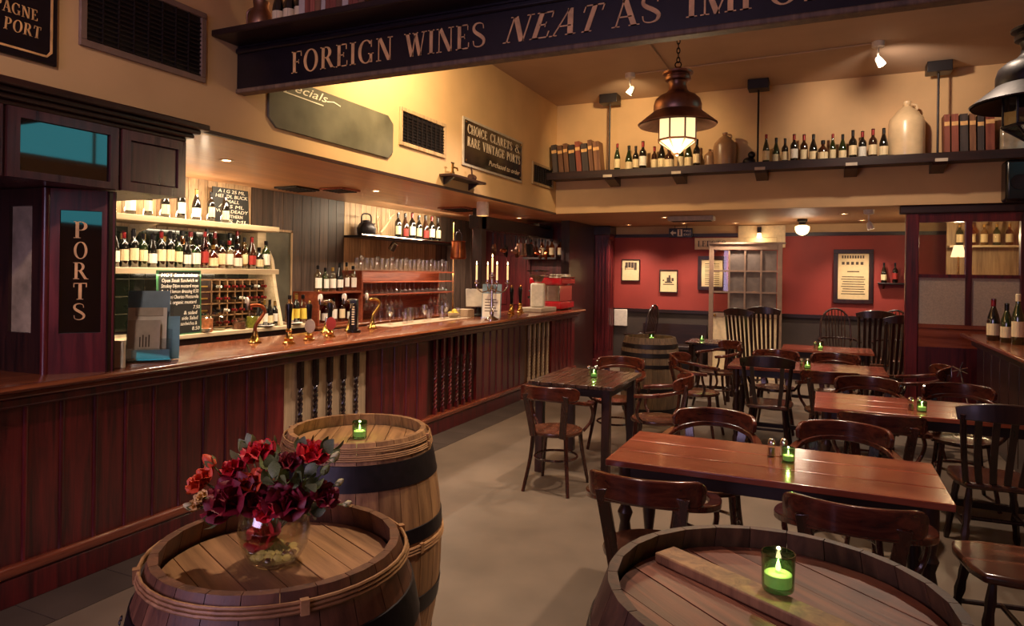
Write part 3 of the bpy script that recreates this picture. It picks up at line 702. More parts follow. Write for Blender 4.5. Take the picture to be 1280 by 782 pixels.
# ------------------------------------------------------------------ tables
def turned_leg(h, r=.03):
    return [(r*1.1,0),(r*1.1,.05),(r*.7,.08),(r*.9,.12),(r*.75,h*.3),(r*1.25,h*.5),(r*.8,h*.62),(r*1.25,h*.68),(r*.8,h*.72),(r*1.2,h*.8),(r*1.2,h)]
def table(label, x0, x1, y0, y1, h=.76, boards=3, along='x', mat='table_red', legs='turned', group='red topped pub tables', th=.03):
    cx, cy_ = (x0+x1)/2, (y0+y1)/2; hx, hy = (x1-x0)/2, (y1-y0)/2
    t = thing('pub_table', label, 'table', (cx,cy_,0), 0, group)
    for k in range(boards):
        if along == 'x': g = G().box(-hx,hx,-hy+2*hy*k/boards+.001,-hy+2*hy*(k+1)/boards-.001,h-th,h)
        else: g = G().box(-hx+2*hx*k/boards+.003,-hx+2*hx*(k+1)/boards-.003,-hy,hy,h-th,h)
        g.build('top_board', M_[mat], t, bevel=.004)
    ap = .07; ins = .07
    for sy in (-1,1): G().box(-hx+ins,hx-ins,sy*(hy-ins)-.011,sy*(hy-ins)+.011,h-th-ap,h-th).build('apron', M_['dark_wood_x'], t, smooth=False)
    for sx in (-1,1): G().box(sx*(hx-ins)-.011,sx*(hx-ins)+.011,-hy+ins,hy-ins,h-th-ap,h-th).build('apron', M_['dark_wood_y'], t, smooth=False)
    for sx in (-1,1):
        for sy in (-1,1):
            px, py = sx*(hx-ins-.01), sy*(hy-ins-.01)
            if legs == 'turned': G().lathe(turned_leg(h-th), 12, Mx((px,py,0))).build('leg', M_['dark_wood'], t)
            else: G().box(px-.033,px+.033,py-.033,py+.033,0,h-th).build('leg', M_['dark_wood'], t, bevel=.004)
    if legs == 'turned':
        G().box(-hx+.12,hx-.12,-.02,.02,.12,.16).build('stretcher', M_['dark_wood_x'], t, bevel=.004)
        for sx in (-1,1): G().box(sx*(hx-.1)-.02,sx*(hx-.1)+.02,-hy+.09,hy-.09,.12,.16).build('stretcher', M_['dark_wood_y'], t, bevel=.004)
    return t
table('nearest polished red table behind the big dark barrel', -.945, .485, 3.165, 3.83, boards=3)
table('square dark table with slatted top beside the bar', -2.215, -1.485, 5.175, 6.10, boards=7, along='y', mat='table_dark', legs='square', group='dark tables')
table('long red table reaching the right counter', -.05, 1.5, 5.10, 5.80, boards=3)
table('middle red plank table with bentwood chairs around it', -.86, .55, 7.02, 7.72, boards=3)
table('farthest red dining table in front of the red wall', -.47, .55, 9.0, 9.65, boards=3)
table('small dark table in front of the painted screen', -1.68, -1.05, 9.2, 9.8, boards=3, mat='table_dark', group='dark tables')

# ------------------------------------------------------------------ chairs
def bentwood(name='bentwood_armchair', w=M_['chair_wood'], wx=M_['chair_wood_x'], s=M_['seat_wood']):
    c = thing(name, '', 'chair', (0,0,0), 0, 'bentwood captain chairs')
    G().lathe([(.0001,.447),(.10,.446),(.17,.452),(.196,.464),(.208,.462),(.212,.45),(.208,.437),(.19,.43),(.0001,.43)], 28, Matrix.Diagonal((1.0,1.02,1,1))).build('seat', s, c)
    for sx in (-1,1):
        p = catmull([(sx*.145,.15,.44),(sx*.165,.17,.25),(sx*.20,.215,0)], 4); G().tube(p, [.019-.005*i/(len(p)-1) for i in range(len(p))], 8).build('leg', w, c)
        p = catmull([(sx*.135,-.15,.44),(sx*.15,-.17,.25),(sx*.185,-.23,0)], 4); G().tube(p, [.019-.005*i/(len(p)-1) for i in range(len(p))], 8).build('leg', w, c)
        p = catmull([(sx*.12,-.185,.43),(sx*.135,-.205,.55),(sx*.155,-.235,.70),(sx*.165,-.25,.77)], 4)
        G().ribbon(p, .022, .052, up=(1,0,0)).build('back_post', w, c, bevel=.003)
        p = catmull([(sx*.245,.10,.665),(sx*.262,.115,.60),(sx*.245,.13,.52),(sx*.195,.09,.445)], 5); G().tube(p, .0125, 8).build('arm_support', w, c)
    G().tube([(.168*math.cos(2*PI*i/28), .175*math.sin(2*PI*i/28), .245) for i in range(28)], .0095, 6, closed=True).build('stretcher', w, c)
    p = catmull([(-.235,.15,.668),(-.262,.06,.676),(-.258,-.06,.69),(-.21,-.18,.715),(-.11,-.255,.735),(0,-.278,.74),(.11,-.255,.735),(.21,-.18,.715),(.258,-.06,.69),(.262,.06,.676),(.235,.15,.668)], 5)
    np_ = len(p); G().ribbon(p, [.026+.026*min(1, abs(i-(np_-1)/2)/(np_*.32))**2 for i in range(np_)], .03).build('arm_rail', wx, c, bevel=.006)
    q = catmull([(-.236,-.145,.762),(-.205,-.2,.775),(-.11,-.262,.782),(0,-.286,.784),(.11,-.262,.782),(.205,-.2,.775),(.236,-.145,.762)], 6)
    n = len(q); hh = [.045+.06*min(1, 6.5*min(i, n-1-i)/n)**.6 for i in range(n)]
    G().ribbon(q, .024, hh).build('backrest', wx, c, bevel=.006)
    return c
def spindle_chair(name, label, high=1.0, hoop=False, nsl=4, arms=False, w=M_['chair_dark'], seat_m=M_['seat_wood'], turned=True):
    c = thing(name, label, 'chair', (0,0,0), 0, 'windsor and slat back chairs')
    sd = [(.17,-.2),(.205,-.1),(.215,.08),(.19,.19),(.1,.215),(-.1,.215),(-.19,.19),(-.215,.08),(-.205,-.1),(-.17,-.2)]
    G().prism(sd, .425, .465).build('seat', seat_m, c, bevel=.014)
    for sx in (-1,1):
        for sy, tx, ty in ((1,.19,.2),(-1,.19,-.23)):
            a = Vector((sx*.14, sy*.14, .43)); b = Vector((sx*tx, ty, 0)); pts = [a.lerp(b, i/10) for i in range(11)]
            rr = [.014,.018,.022,.019,.024,.016,.024,.02,.018,.022,.014] if turned else [.02]*11
            G().tube(pts, rr, 8).build('leg', w, c)
        G().tube([(sx*.165,.165,.2),(sx*.165,-.18,.2)], [.012,.012], 8).build('stretcher', w, c)
    G().tube([(-.165,0,.2),(.165,0,.2)], .012, 8).build('stretcher', w, c)
    if hoop:
        p = catmull([(-.18,-.17,.46),(-.215,-.23,.7),(-.20,-.27,.86*high),(-.12,-.295,.98*high),(0,-.30,1.02*high),(.12,-.295,.98*high),(.20,-.27,.86*high),(.215,-.23,.7),(.18,-.17,.46)], 5)
        G().tube(p, .014, 8).build('hoop', w, c)
        for k in range(7):
            x = -.13+.26*k/6; zt = (1.02-.9*abs(x)**1.9*.9)*high-.02
            G().tube([(x*.8,-.18,.46),(x,-.23,.7),(x*1.05,-.297,zt)], .008, 6).build('spindle', w, c)
    else:
        for sx in (-1,1):
            p = catmull([(sx*.165,-.17,.45),(sx*.185,-.21,.62),(sx*.2,-.255,.86*high),(sx*.205,-.275,.95*high)], 4); G().tube(p, .017, 8).build('back_post', w, c)
        q = catmull([(-.235,-.255,.95*high),(-.12,-.30,.97*high),(0,-.315,.975*high),(.12,-.30,.97*high),(.235,-.255,.95*high)], 5)
        n = len(q); G().ribbon(q, .025, [.075+.035*math.sin(PI*i/(n-1)) for i in range(n)]).build('crest', w, c, bevel=.006)
        for k in range(nsl):
            x = -.12+.24*k/(nsl-1)
            G().ribbon(catmull([(x*.85,-.18,.455),(x,-.215,.62),(x*1.1,-.29,.94*high)], 3), .012, .036, up=(1,0,0)).build('slat', w, c)
    if arms:
        q = catmull([(-.26,.1,.69),(-.27,-.05,.70),(-.2,-.2,.715),(0,-.25,.72),(.2,-.2,.715),(.27,-.05,.70),(.26,.1,.69)], 4)
        G().ribbon(q, .045, .024).build('arm_rail', w, c, bevel=.004)
        for sx in (-1,1): G().tube([(sx*.2,.08,.46),(sx*.245,.07,.69)], [.013,.016], 8).build('arm_support', w, c)
    return c
bw = bentwood(); used = [False]
def seat_at(x, y, rz, label, sc=1.0):
    if not used[0]: used[0] = True; bw.location = (x,y,0); bw.rotation_euler = (0,0,rz); bw['label'] = label; bw.scale=(sc,)*3; return bw
    return dup(bw, (x,y,0), rz, label, sc=sc)
seat_at(-1.87,4.94,0, 'bentwood armchair in front of the dark slatted table, back to the camera', .97)
seat_at(-1.80,6.33,PI, 'bentwood armchair on the far side of the dark slatted table')
seat_at(-1.25,5.66,PI/2+.1, 'bentwood armchair at the right side of the dark slatted table')
seat_at(-.67,2.96,.05, 'bentwood armchair at the near left of the nearest red table')
seat_at(.115,3.0,-.05, 'bentwood armchair at the near right of the nearest red table')
seat_at(-.59,4.05,PI, 'bentwood armchair at the far left of the nearest red table')
seat_at(.11,4.02,PI, 'bentwood armchair at the far right of the nearest red table')
seat_at(.33,4.88,0, 'bentwood armchair with its back to the camera at the long right table')
seat_at(.95,6.02,PI, 'bentwood armchair beyond the long right table, beside the right counter')
seat_at(.33,6.06,PI, 'bentwood armchair on the far side of the long right table, left end')
seat_at(.06,6.75,0, 'bentwood armchair near the right end of the middle red table, back to camera')
seat_at(.80,7.5,PI/2, 'bentwood armchair at the right end of the middle red table')
seat_at(-.47,7.85,PI, 'bentwood armchair on the far side of the middle red table, left')
seat_at(.12,7.85,PI, 'bentwood armchair on the far side of the middle red table, right')
seat_at(-1.16,7.15,-PI/2-.1, 'bentwood armchair standing alone between the grey barrel and middle table')
seat_at(-1.2,8.75,2.2, 'bentwood armchair pulled up to the small dark table')
lo = spindle_chair('slat_back_chair', 'dark slat back chair with its back to the camera by the long right table', high=.92, nsl=4)
lo.location = (.93,4.93,0); lo.rotation_euler = (0,0,.05)
dup(lo, (.76,3.5,0), PI/2+.15, 'saddle seat chair at the right end of the nearest red table')
mid = spindle_chair('plain_side_chair', 'dark side chair at the near left of the middle red table', high=.90, nsl=2, turned=False)
mid.location = (-.46,6.86,0)
hi = spindle_chair('windsor_chair', 'tall slat back windsor chair leaning left of the painted screen', high=1.18, nsl=5)
hi.location = (-.95,10.15,0); hi.rotation_euler = (0,0,-.5)
dup(hi, (-.76,10.9,0), -.15, 'tall slat back windsor chair right in front of the painted screen')
dup(hi, (.62,10.8,0), .1, 'tall slat back windsor chair below the big framed notice')
dup(hi, (.80,9.75,0), .35, 'tall slat back windsor chair nearest the glazed partition')
hp_ = spindle_chair('hoop_back_chair', 'hoop back windsor armchair left of the notice, against the red wall', high=1.14, hoop=True, arms=True)
hp_.location = (.22,11.35,0); hp_.rotation_euler = (0,0,PI+.2)
dup(hp_, (.93,11.4,0), PI-.2, 'hoop back windsor armchair under the three bottle shelf')
dup(hp_, (-2.75,10.9,0), PI/2-.2, 'hoop back windsor armchair standing sideways behind the grey barrel')
# ------------------------------------------------------------------ vase of roses on the front barrel
VX, VY, VZ = -1.235, 1.295, .921
RT, FW = Vector((.909,.417,0)), Vector((-.417,.909,0))
va = thing('glass_vase', 'round clear glass vase holding roses on the front barrel', 'vase', (VX,VY,VZ))
G().lathe([(.0001,.0),(.045,0),(.062,.012),(.080,.045),(.087,.08),(.083,.12),(.072,.15),(.066,.165),(.062,.165),(.068,.148),(.079,.118),(.083,.08),(.076,.046),(.058,.016),(.0001,.008)], 32).build('bowl', M_['vase_glass'], va)
G().lathe([(.0001,.012),(.057,.018),(.074,.046),(.079,.075),(.0001,.076)], 24).build('water', M_['water'], va)
pb = G().ball((0,0,0), .011, 8, (1,1,.7)).mesh('glass_pebble', M_['pebble_glint']); pb2 = G().ball((0,0,0), .010, 8, (1,1,.7)).mesh('glass_pebble', M_['chrome'])
k = 0
for rr, n in ((.05,14),(.032,9),(.012,3)):
    for i in range(n):
        a = 2*PI*i/n+rr*50; obj('glass_pebble', pb if k % 3 else pb2, va, (rr*math.cos(a), rr*math.sin(a), .021+.006*(k%2)+(.004 if rr>.04 else 0))); k += 1
def petal_mesh(mat, name='petal', w=1.0, h=1.0, cup=.35, curl=.25):
    vs = []; fs = []; N = 5
    for i in range(N+1):
        v = i/N
        wd = w*math.sin(PI*(.12+.80*v)**.8)*.62
        for j in range(N+1):
            u = j/N*2-1
            x = u*wd; z = h*v; y = -cup*(1-u*u)*math.sin(PI*min(1,v*.9)) + cup*.3 - curl*max(0,v-.6)**2*6*(.6+.4*abs(u))
            vs.append((x, y, z))
    for i in range(N):
        for j in range(N): a = i*(N+1)+j; fs.append((a,a+1,a+N+2,a+N+1))
    return G()._add(vs, fs).mesh(name, mat)
PM = {k: petal_mesh(M_['petal_'+k]) for k in ('red','dark','orange','yellow')}
leafm = {}
def leaf_mesh(mat):
    if mat.name not in leafm:
        vs = []; fs = []
        for i in range(6):
            v = i/5; wd = .36*math.sin(PI*(v*.92+.04)); 
            for j in (-1,0,1): vs.append((j*wd, .08*math.sin(PI*v)+abs(j)*.12*wd*2, v))
        for i in range(5):
            for j in range(2): a = i*3+j; fs.append((a,a+1,a+4,a+3))
        leafm[mat.name] = G()._add(vs, fs).mesh('leaf', mat)
    return leafm[mat.name]
MOUTH = Vector((VX,VY,VZ+.15))
def stem_to(o, P, D, r=.0028):
    # stem from the bloom to the vase, in the bloom's own frame
    inv = o.matrix_world.inverted() if False else (Matrix.LocRotScale(o.location, o.rotation_euler, o.scale)).inverted()
    foot = Vector((VX+(P.x-VX)*-.18, VY+(P.y-VY)*-.18, VZ+.03)); mo = MOUTH + Vector(((P.x-VX)*.42,(P.y-VY)*.42,.0))
    pts = catmull([inv@(P-D*.01), inv@(P*.45+mo*.55-D*.005), inv@mo, inv@foot], 4)
    G().tube(pts, r/o.scale.x, 5).build('stem', M_['leaf_green'], o)
def rose(a, z, b, R, kind, label, tilt=None):
    P = Vector((VX,VY,VZ)) + RT*a + FW*b + Vector((0,0,z))
    D = (P - Vector((VX,VY,VZ+.05))).normalized()
    D = (D + Vector((0,0,.25)) - FW*.35).normalized()
    o = thing('rose', label, 'rose', P - D*R*.6, 0, 'roses in the glass vase'); o.rotation_euler = D.to_track_quat('Z','Y').to_euler(); o.scale = (R,R,R)
    for n, rr, tl, hh, ph in ((3,.10,.02,.95,0),(4,.20,.20,1.0,.5),(5,.30,.42,1.05,.2),(6,.36,.72,1.08,.7),(6,.34,1.08,1.08,.1)):
        for q in range(n):
            an = 2*PI*q/n + ph + random.uniform(-.15,.15)
            p = obj('petal', PM[kind], o, (rr*math.cos(an), rr*math.sin(an), -.05*tl), None)
            p.rotation_euler = (Matrix.Rotation(an-PI/2,3,'Z') @ Matrix.Rotation(-tl+random.uniform(-.1,.1),3,'X')).to_euler()
            p.scale = (hh*(.55+.38*min(1,tl+.25)), 1, hh*(.8+.1*tl))
    for q in range(4):
        an = 2*PI*q/4+.3; l = obj('sepal', leaf_mesh(M_['leaf_green']), o, (0,0,-.05)); l.scale=(.5,.5,.8)
        l.rotation_euler = (Matrix.Rotation(an,3,'Z') @ Matrix.Rotation(1.5,3,'X')).to_euler()
    stem_to(o, P, D); return o
def bud(a, z, b, R, mat, label):
    P = Vector((VX,VY,VZ)) + RT*a + FW*b + Vector((0,0,z)); D = (P - Vector((VX,VY,VZ+.08))).normalized()
    o = thing('rose_bud', label, 'flower bud', P, 0, 'buds in the glass vase'); o.rotation_euler = D.to_track_quat('Z','Y').to_euler(); o.scale = (R,R,R)
    G().lathe([(.0001,-.9),(.45,-.75),(.62,-.3),(.55,.3),(.32,.8),(.0001,1.05)], 10).build('bud', mat, o)
    for q in range(4):
        an = 2*PI*q/4; l = obj('sepal', leaf_mesh(M_['leaf_green']), o, (.15*math.cos(an),.15*math.sin(an),-.95)); l.scale=(1.1,.9,1.35)
        l.rotation_euler = (Matrix.Rotation(an-PI/2,3,'Z') @ Matrix.Rotation(-.42,3,'X')).to_euler()
    stem_to(o, P, D, .002); return o
# a: to the right, z: above barrel head, b: away from the camera
rose(-.045,.285,.0,.040,'red','bright red rose at the top of the bouquet, centre left')
rose(.092,.28,.02,.040,'red','bright red rose at the top right of the bouquet')
rose(-.115,.24,.02,.036,'red','bright red rose at the upper left, beside the orange bud')
rose(-.10,.19,-.06,.062,'dark','largest dark crimson rose at the lower left front')
rose(-.055,.215,-.03,.040,'orange','orange rose behind the largest dark crimson rose')
rose(-.185,.215,-.02,.036,'orange','orange red rose at the far left edge of the bouquet')
rose(-.175,.168,-.05,.024,'yellow','pale yellow rose below the orange rose on the left')
rose(-.158,.185,-.065,.017,'yellow','tiny pale yellow rose beside the largest dark crimson rose')
rose(.052,.185,-.06,.053,'dark','dark crimson rose at the front centre right')
rose(-.025,.18,-.06,.040,'dark','dark crimson rose at the very front centre')
rose(.04,.26,-.01,.032,'dark','dark crimson rose between the two bright red top roses')
rose(.008,.162,-.08,.028,'red','small red rose hanging low over the vase rim')
rose(.138,.185,-.03,.034,'dark','dark crimson rose at the right edge of the bouquet')
rose(-.03,.085,-.012,.046,'red','red rose pressed inside the glass vase')
bud(-.165,.25,.0,.022,M_['petal_orange'],'orange rose bud standing out at the upper left')
bud(.148,.265,.0,.017,M_['bud_white'],'white bud at the upper right, topmost of the white buds')
bud(.13,.238,-.02,.016,M_['leaf_green'],'green bud at the upper right below the topmost white bud')
bud(.163,.205,-.01,.013,M_['bud_white'],'white bud at the right, middle of the bouquet')
bud(.188,.16,-.03,.012,M_['bud_white'],'pale bud on a long stem farthest to the right')
bud(-.19,.155,-.05,.014,M_['bud_white'],'pale green bud at the far lower left')
SPR = ('sage sprig at the top centre between two bright red roses','sage sprig in the middle of the bouquet above the front roses','small sprig rising behind the upper left bright red rose','sprig at the top left edge above the bright red roses',
 'dark sprig at the top right beside the white bud','sprig at the right under the top right red rose','dark sprig right of the bouquet centre, above the crimson rose','dark sprig drooping at the lower right',
 'sprig drooping at the lower left under the largest crimson rose','sprig at the upper left behind the orange bud','dark sprig at the back, left of the top right red rose','sprig between the front crimson rose and the centre')
for i,(a,z,b,L,m) in enumerate(((0,.265,-.03,.055,'leaf_green'),(.012,.235,-.05,.052,'leaf_green'),(-.02,.285,.02,.045,'leaf_green'),(-.075,.29,.02,.045,'leaf_green'),(.135,.285,.02,.055,'leaf_dark'),(.105,.21,-.04,.05,'leaf_green'),(.09,.235,-.04,.05,'leaf_dark'),(.115,.15,-.05,.045,'leaf_dark'),(-.13,.13,-.07,.045,'leaf_green'),(-.10,.27,.03,.05,'leaf_green'),(.06,.285,.04,.05,'leaf_dark'),(.05,.225,-.05,.05,'leaf_green'))):
    P = Vector((VX,VY,VZ)) + RT*a + FW*b + Vector((0,0,z)); D = (P - Vector((VX,VY,VZ+.1))).normalized()
    o = thing('leaf_sprig', SPR[i], 'sprig', P - D*L*.6, 0, 'green sprigs in the glass vase'); o.scale=(L,L,L); o.rotation_euler = D.to_track_quat('Z','Y').to_euler()
    for q in range(4):
        l = obj('leaf', leaf_mesh(M_[m]), o, (0,0,.12*q), (Matrix.Rotation(q*1.7+i,3,'Z') @ Matrix.Rotation(-.75+.15*q,3,'X')).to_euler()); l.scale=(.9,.9,.85)
    stem_to(o, P - D*L*.5, D, .002)

# ------------------------------------------------------------------ bottles
BP = {
 'bordeaux': ([(.0001,0),(.035,0),(.0375,.004),(.0375,.185),(.033,.205),(.019,.224),(.0145,.236),(.0145,.295),(.0165,.296),(.0165,.304),(.0001,.304)], (.0378,.055,.15), (.0152,.245,.306)),
 'burgundy': ([(.0001,0),(.038,0),(.041,.004),(.041,.14),(.036,.175),(.024,.215),(.0155,.245),(.0145,.295),(.0165,.296),(.0165,.304),(.0001,.304)], (.0413,.04,.125), (.0158,.25,.306)),
 'spirit': ([(.0001,0),(.038,0),(.041,.004),(.041,.165),(.036,.185),(.018,.205),(.0145,.215),(.0145,.25),(.0001,.25)], (.0413,.04,.145), (.0175,.235,.275)),
 'squat': ([(.0001,0),(.045,0),(.049,.006),(.049,.11),(.044,.135),(.022,.16),(.016,.17),(.016,.2),(.0001,.2)], (.0493,.025,.1), (.02,.185,.225)),
 'tall': ([(.0001,0),(.032,0),(.0345,.004),(.0345,.17),(.028,.205),(.016,.25),(.0135,.27),(.0135,.325),(.0001,.325)], (.0348,.05,.15), (.0145,.28,.328)),
}
BC = {}
def bottle(loc, label, kind, glass, lab='label_cream', cap='foil_black', rz=0.0, sc=1.0, group=None, lie=False, name='bottle'):
    key = (kind, glass, lab, cap)
    if key not in BC:
        pr, (lr,l0,l1), (cr,c0,c1) = BP[kind]
        BC[key] = (G().lathe(pr, 14).mesh('glass', M_[glass]), G().lathe([(lr,l0),(lr,l1)], 10, None, -1.5, 1.5).mesh('label', M_[lab]) if lab else None, G().lathe([(cr,c0),(cr+.0005,c1-.004),(cr-.003,c1),(.0001,c1)], 10).mesh('cap', M_[cap]))
    b = thing(name, label, 'bottle', loc, rz, group, sc)
    if lie: b.rotation_euler = (0, PI/2, rz)
    g, l, c = BC[key]
    obj('glass', g, b); obj('cap', c, b)
    if l: obj('label', l, b)
    return b
def row(n, p0, p1, kinds, fmt, group, rz=0.0, jit=.012, sc=1.0):
    for i in range(n):
        t = i/(n-1) if n > 1 else .5; k = kinds[i % len(kinds)]
        p = (p0[0]+(p1[0]-p0[0])*t+random.uniform(-jit,jit)*abs(math.sin(rz)) , p0[1]+(p1[1]-p0[1])*t, p0[2])
        desc = {'wine_glass_dark':'black','wine_glass_green':'green','wine_glass_brown':'brown','spirit_glass':'clear','spirit_amber':'amber','spirit_red':'red','spirit_green':'green'}[k[1]]
        bottle(p, fmt.format(ORD[i], desc), *k, rz=rz+random.uniform(-.35,.35), group=group, sc=sc*random.uniform(.93,1.04))
WD=('bordeaux','wine_glass_dark'); WG=('bordeaux','wine_glass_green'); BD=('burgundy','wine_glass_dark'); BR_=('burgundy','wine_glass_brown')

# ------------------------------------------------------------------ back bar shelving
su = thing('back_bar_shelves', 'two cream painted shelves of bottles behind the bar', 'shelf unit', (0,0,0))
for z in (2.075, 1.65):
    s_ = G().box(-5.42,-5.02,3.1,5.28,z-.05,z).build('shelf', M_['cream_wood'], su, bevel=.004)
for yy in (3.95,): G().prism([(-5.44,1.85),(-5.44,2.02),(-5.1,2.02),(-5.35,1.95)], yy-.02, yy+.02, Matrix(((1,0,0,0),(0,0,1,0),(0,1,0,0),(0,0,0,1)))).build('bracket', M_['cream_wood'], su)
ep = catmull([(-5.20,1.86,0),(-5.13,1.74,0),(-5.10,1.55,0),(-5.05,1.32,0),(-4.99,1.085,0)], 5)
G().prism([(-5.44,1.085),(-5.44,1.86)]+[(p.x,p.y) for p in ep], 5.28, 5.32, Matrix(((1,0,0,0),(0,0,1,0),(0,1,0,0),(0,0,0,1)))).build('end_panel', M_['cream_wood'], su)
G().box(-5.44,-5.2,5.17,5.28,1.70,2.02).build('upright', M_['cream_wood'], su)
bc = thing('back_counter', 'low cream topped counter behind the bar', 'counter', (0,0,0))
G().box(-5.41,-4.97,2.6,5.75,1.04,1.08).build('worktop', M_['cream_wood'], bc, bevel=.006)
G().box(-5.41,-5.0,2.6,5.75,0,1.04).build('body', M_['dark_wood'], bc, smooth=False)
bc2 = thing('back_counter', 'dark reddish counter below the glass rack', 'counter', (0,0,0))
G().box(-5.41,-4.95,5.8,9.1,1.0,1.03).build('worktop', M_['bar_top'], bc2, bevel=.006)
G().box(-5.41,-5.0,5.8,9.1,0,1.0).build('body', M_['mahogany'], bc2, smooth=False)
GB = 'bottles on the back bar shelves'
row(9, (-5.2,3.45,2.076), (-5.2,4.75,2.076), [(*BD,'label_cream','foil_black'),(*WD,'label_white','foil_black'),(*BD,'label_white','foil_gold'),(*WD,'label_cream','foil_black')], '{} {} wine bottle from the left on the top back bar shelf', GB, jit=.01)
row(11, (-5.13,3.42,1.651), (-5.13,4.27,1.651), [(*WD,'label_cream','foil_black'),(*WG,'label_cream','foil_black'),(*BD,'label_white','foil_black'),(*WD,'label_cream','foil_red')], '{} {} wine bottle from the left on the lower back bar shelf', GB)
row(9, (-5.33,3.5,1.651), (-5.33,4.3,1.651), [(*WD,'label_cream','foil_black'),(*WG,'label_white','foil_gold')], '{} {} bottle from the left in the rear row, lower back bar shelf', GB)
SP = [('spirit','spirit_green','label_white','foil_black'),('tall','spirit_red','label_red','foil_red'),('squat','spirit_amber','label_cream','foil_gold'),('spirit','spirit_amber','label_cream','foil_black'),('spirit','spirit_glass','label_white','foil_red'),('squat','spirit_amber','label_white','foil_black'),('tall','spirit_glass','label_cream','foil_black'),('burgundy','wine_glass_brown','label_red','foil_red'),('squat','wine_glass_dark','label_cream','foil_black')]
row(10, (-5.12,4.36,1.651), (-5.12,5.2,1.651), SP, '{} {} spirit bottle after the wines on the lower back bar shelf', GB)
row(9, (-5.3,4.36,1.651), (-5.3,5.09,1.651), SP[3:]+SP[:3], '{} {} spirit bottle after the wines, rear row, lower back bar shelf', GB, sc=1.22)
# chalk menus
def menu(label, y0, y1, z0, z1, lines, x, lean=.0, edge=True, name='chalk_menu'):
    m = thing(name, label, 'chalkboard', (x,0,z0)); m.rotation_euler = (0,-lean,0); h = z1-z0
    G().box(-.012,0,y0,y1,0,h).build('board', M_['chalkboard_dark'], m)
    if edge: G().box(-.014,.003,y0-.01,y0,0,h).box(-.014,.003,y1,y1+.01,0,h).box(-.014,.003,y0-.01,y1+.01,h,h+.01).box(-.014,.003,y0-.01,y1+.01,-.01,0).build('frame', M_['green_edge'], m, smooth=False)
    st = h/(len(lines)+.4)
    for i, (t, ind, wd) in enumerate(lines):
        script_text(t, st*.95, 'chalk_writing', M_['chalk'], m, faceX(.001, y0+.015+ind*(y1-y0), h-st*(i+.95)), width=wd*(y1-y0)*.95, shear=.15, depth=.0006)
    return m
menu('green edged chalkboard headed HOT Sandwiches on the back counter', 3.89, 4.30, 1.092, 1.62, [('HOT Sandwiches',.02,.92),('Open Steak Sandwich w',.03,.92),('Smokey Dijon mustard mayo',.02,.95),('& salad lemon dressing 8.50',.02,.95),('Salami Chorizo Mozzarella',.1,.86),('& organic mustard',.2,.7),('7.50',.78,.18),('& salad',.55,.35),('side Salad',.5,.42),('& sandwiches &',.4,.5),('8.50',.75,.2)], -4.985, lean=.03)
menu('small grey chalk menu at the right end of the top shelf', 4.73, 5.17, 2.078, 2.44, [('A LG 25 ML',.1,.8),('HENDL BUCK',.02,.95),('SMALL',.25,.45),('A 25 ML',.1,.75),('WHY DEADY',.02,.95),('SOUTHERN',.2,.6),('25 ML',.2,.75)], -5.32, lean=.06, edge=False)
# wine rack with lying bottles
wr = thing('wine_rack', 'small wooden wine rack with drawers under the lower shelf', 'wine rack', (-5.43,4.42,1.09))
RC, RRW, DY, DZ = 7, 4, .093, .112
G().box(0,.01,0,.18+RC*DY,0,RRW*DZ+.02).build('back', M_['dark_wood'], wr)
for j in range(RRW+1): G().box(0,.24,0,.18+RC*DY,j*DZ,j*DZ+.012).build('rail', M_['oak'], wr, smooth=False)
for i in range(RC+1): G().box(0,.24,.18+i*DY-.006,.18+i*DY+.006,0,RRW*DZ+.012).build('divider', M_['oak'], wr, smooth=False)
G().box(0,.24,0,.012,0,RRW*DZ+.012).build('divider', M_['oak'], wr, smooth=False)
for j in range(RRW):
    d = G().box(.05,.235,.016,.17,j*DZ+.016,(j+1)*DZ-.006).build('drawer', M_['dark_wood'], wr); G().box(.235,.245,.06,.13,j*DZ+.05,j*DZ+.064).build('handle', M_['foil_gold'], d)
for j in range(RRW):
    for i in range(RC):
        bottle((-5.40,4.42+.18+(i+.5)*DY,1.09+j*DZ+.054), f'wine bottle lying in the rack, {ORD[j]} row from bottom, {ORD[i]} from the left', 'bordeaux', 'wine_glass_dark', None, ('foil_red','foil_black','foil_red','label_white','foil_red')[(i*2+j)%5], group='bottles lying in the wine rack', lie=True, sc=.92)
def jar(loc, label, fill, r=.06, h=.15, lv=.8, cap='chrome'):
    j = thing('glass_jar', label, 'jar', loc, 0, 'glass jars on the back counter')
    G().lathe([(.0001,0),(r,0),(r,h*.82),(r*.8,h*.9),(r*.8,h)], 16, cap=False).build('glass', M_['jar_glass'], j)
    G().lathe([(.0001,.004),(r*.94,.004),(r*.94,h*lv),(.0001,h*lv+.004)], 14).build('filling', fill, j)
    G().lathe([(r*.84,h),(r*.84,h+.018),(.0001,h+.02)], 16).build('lid', M_[cap], j)
jar((-5.05,4.42,1.081), 'glass jar full of pale brown pasta beside the sandwich board', M_['pasta'])
jar((-5.1,4.60,1.081), 'tall empty glass jar beside the pasta jar', M_['grout'], .065, .15, .08)
jar((-5.03,4.78,1.081), 'low glass jar of dark beans on the back counter', M_['beans'], .062, .085)
jar((-5.02,4.93,1.081), 'glass jar of green olives on the back counter', M_['olives'], .052, .13, .85)
row(4, (-5.05,5.05,1.081), (-5.05,5.26,1.081), [(*BD,'label_cream','foil_black'),(*WD,'label_white','foil_gold')], '{} {} bottle from the olive jar on the back counter', GB, sc=.85)
bw2 = thing('small_bowl', 'small white bowl in front of the pasta jar', 'bowl', (-4.99+.0,4.36,1.081)); 
G().lathe([(.0001,.004),(.025,0),(.05,.035),(.047,.035),(.024,.006),(.0001,.008)], 16).build('bowl', M_['white_plastic'], bw2)
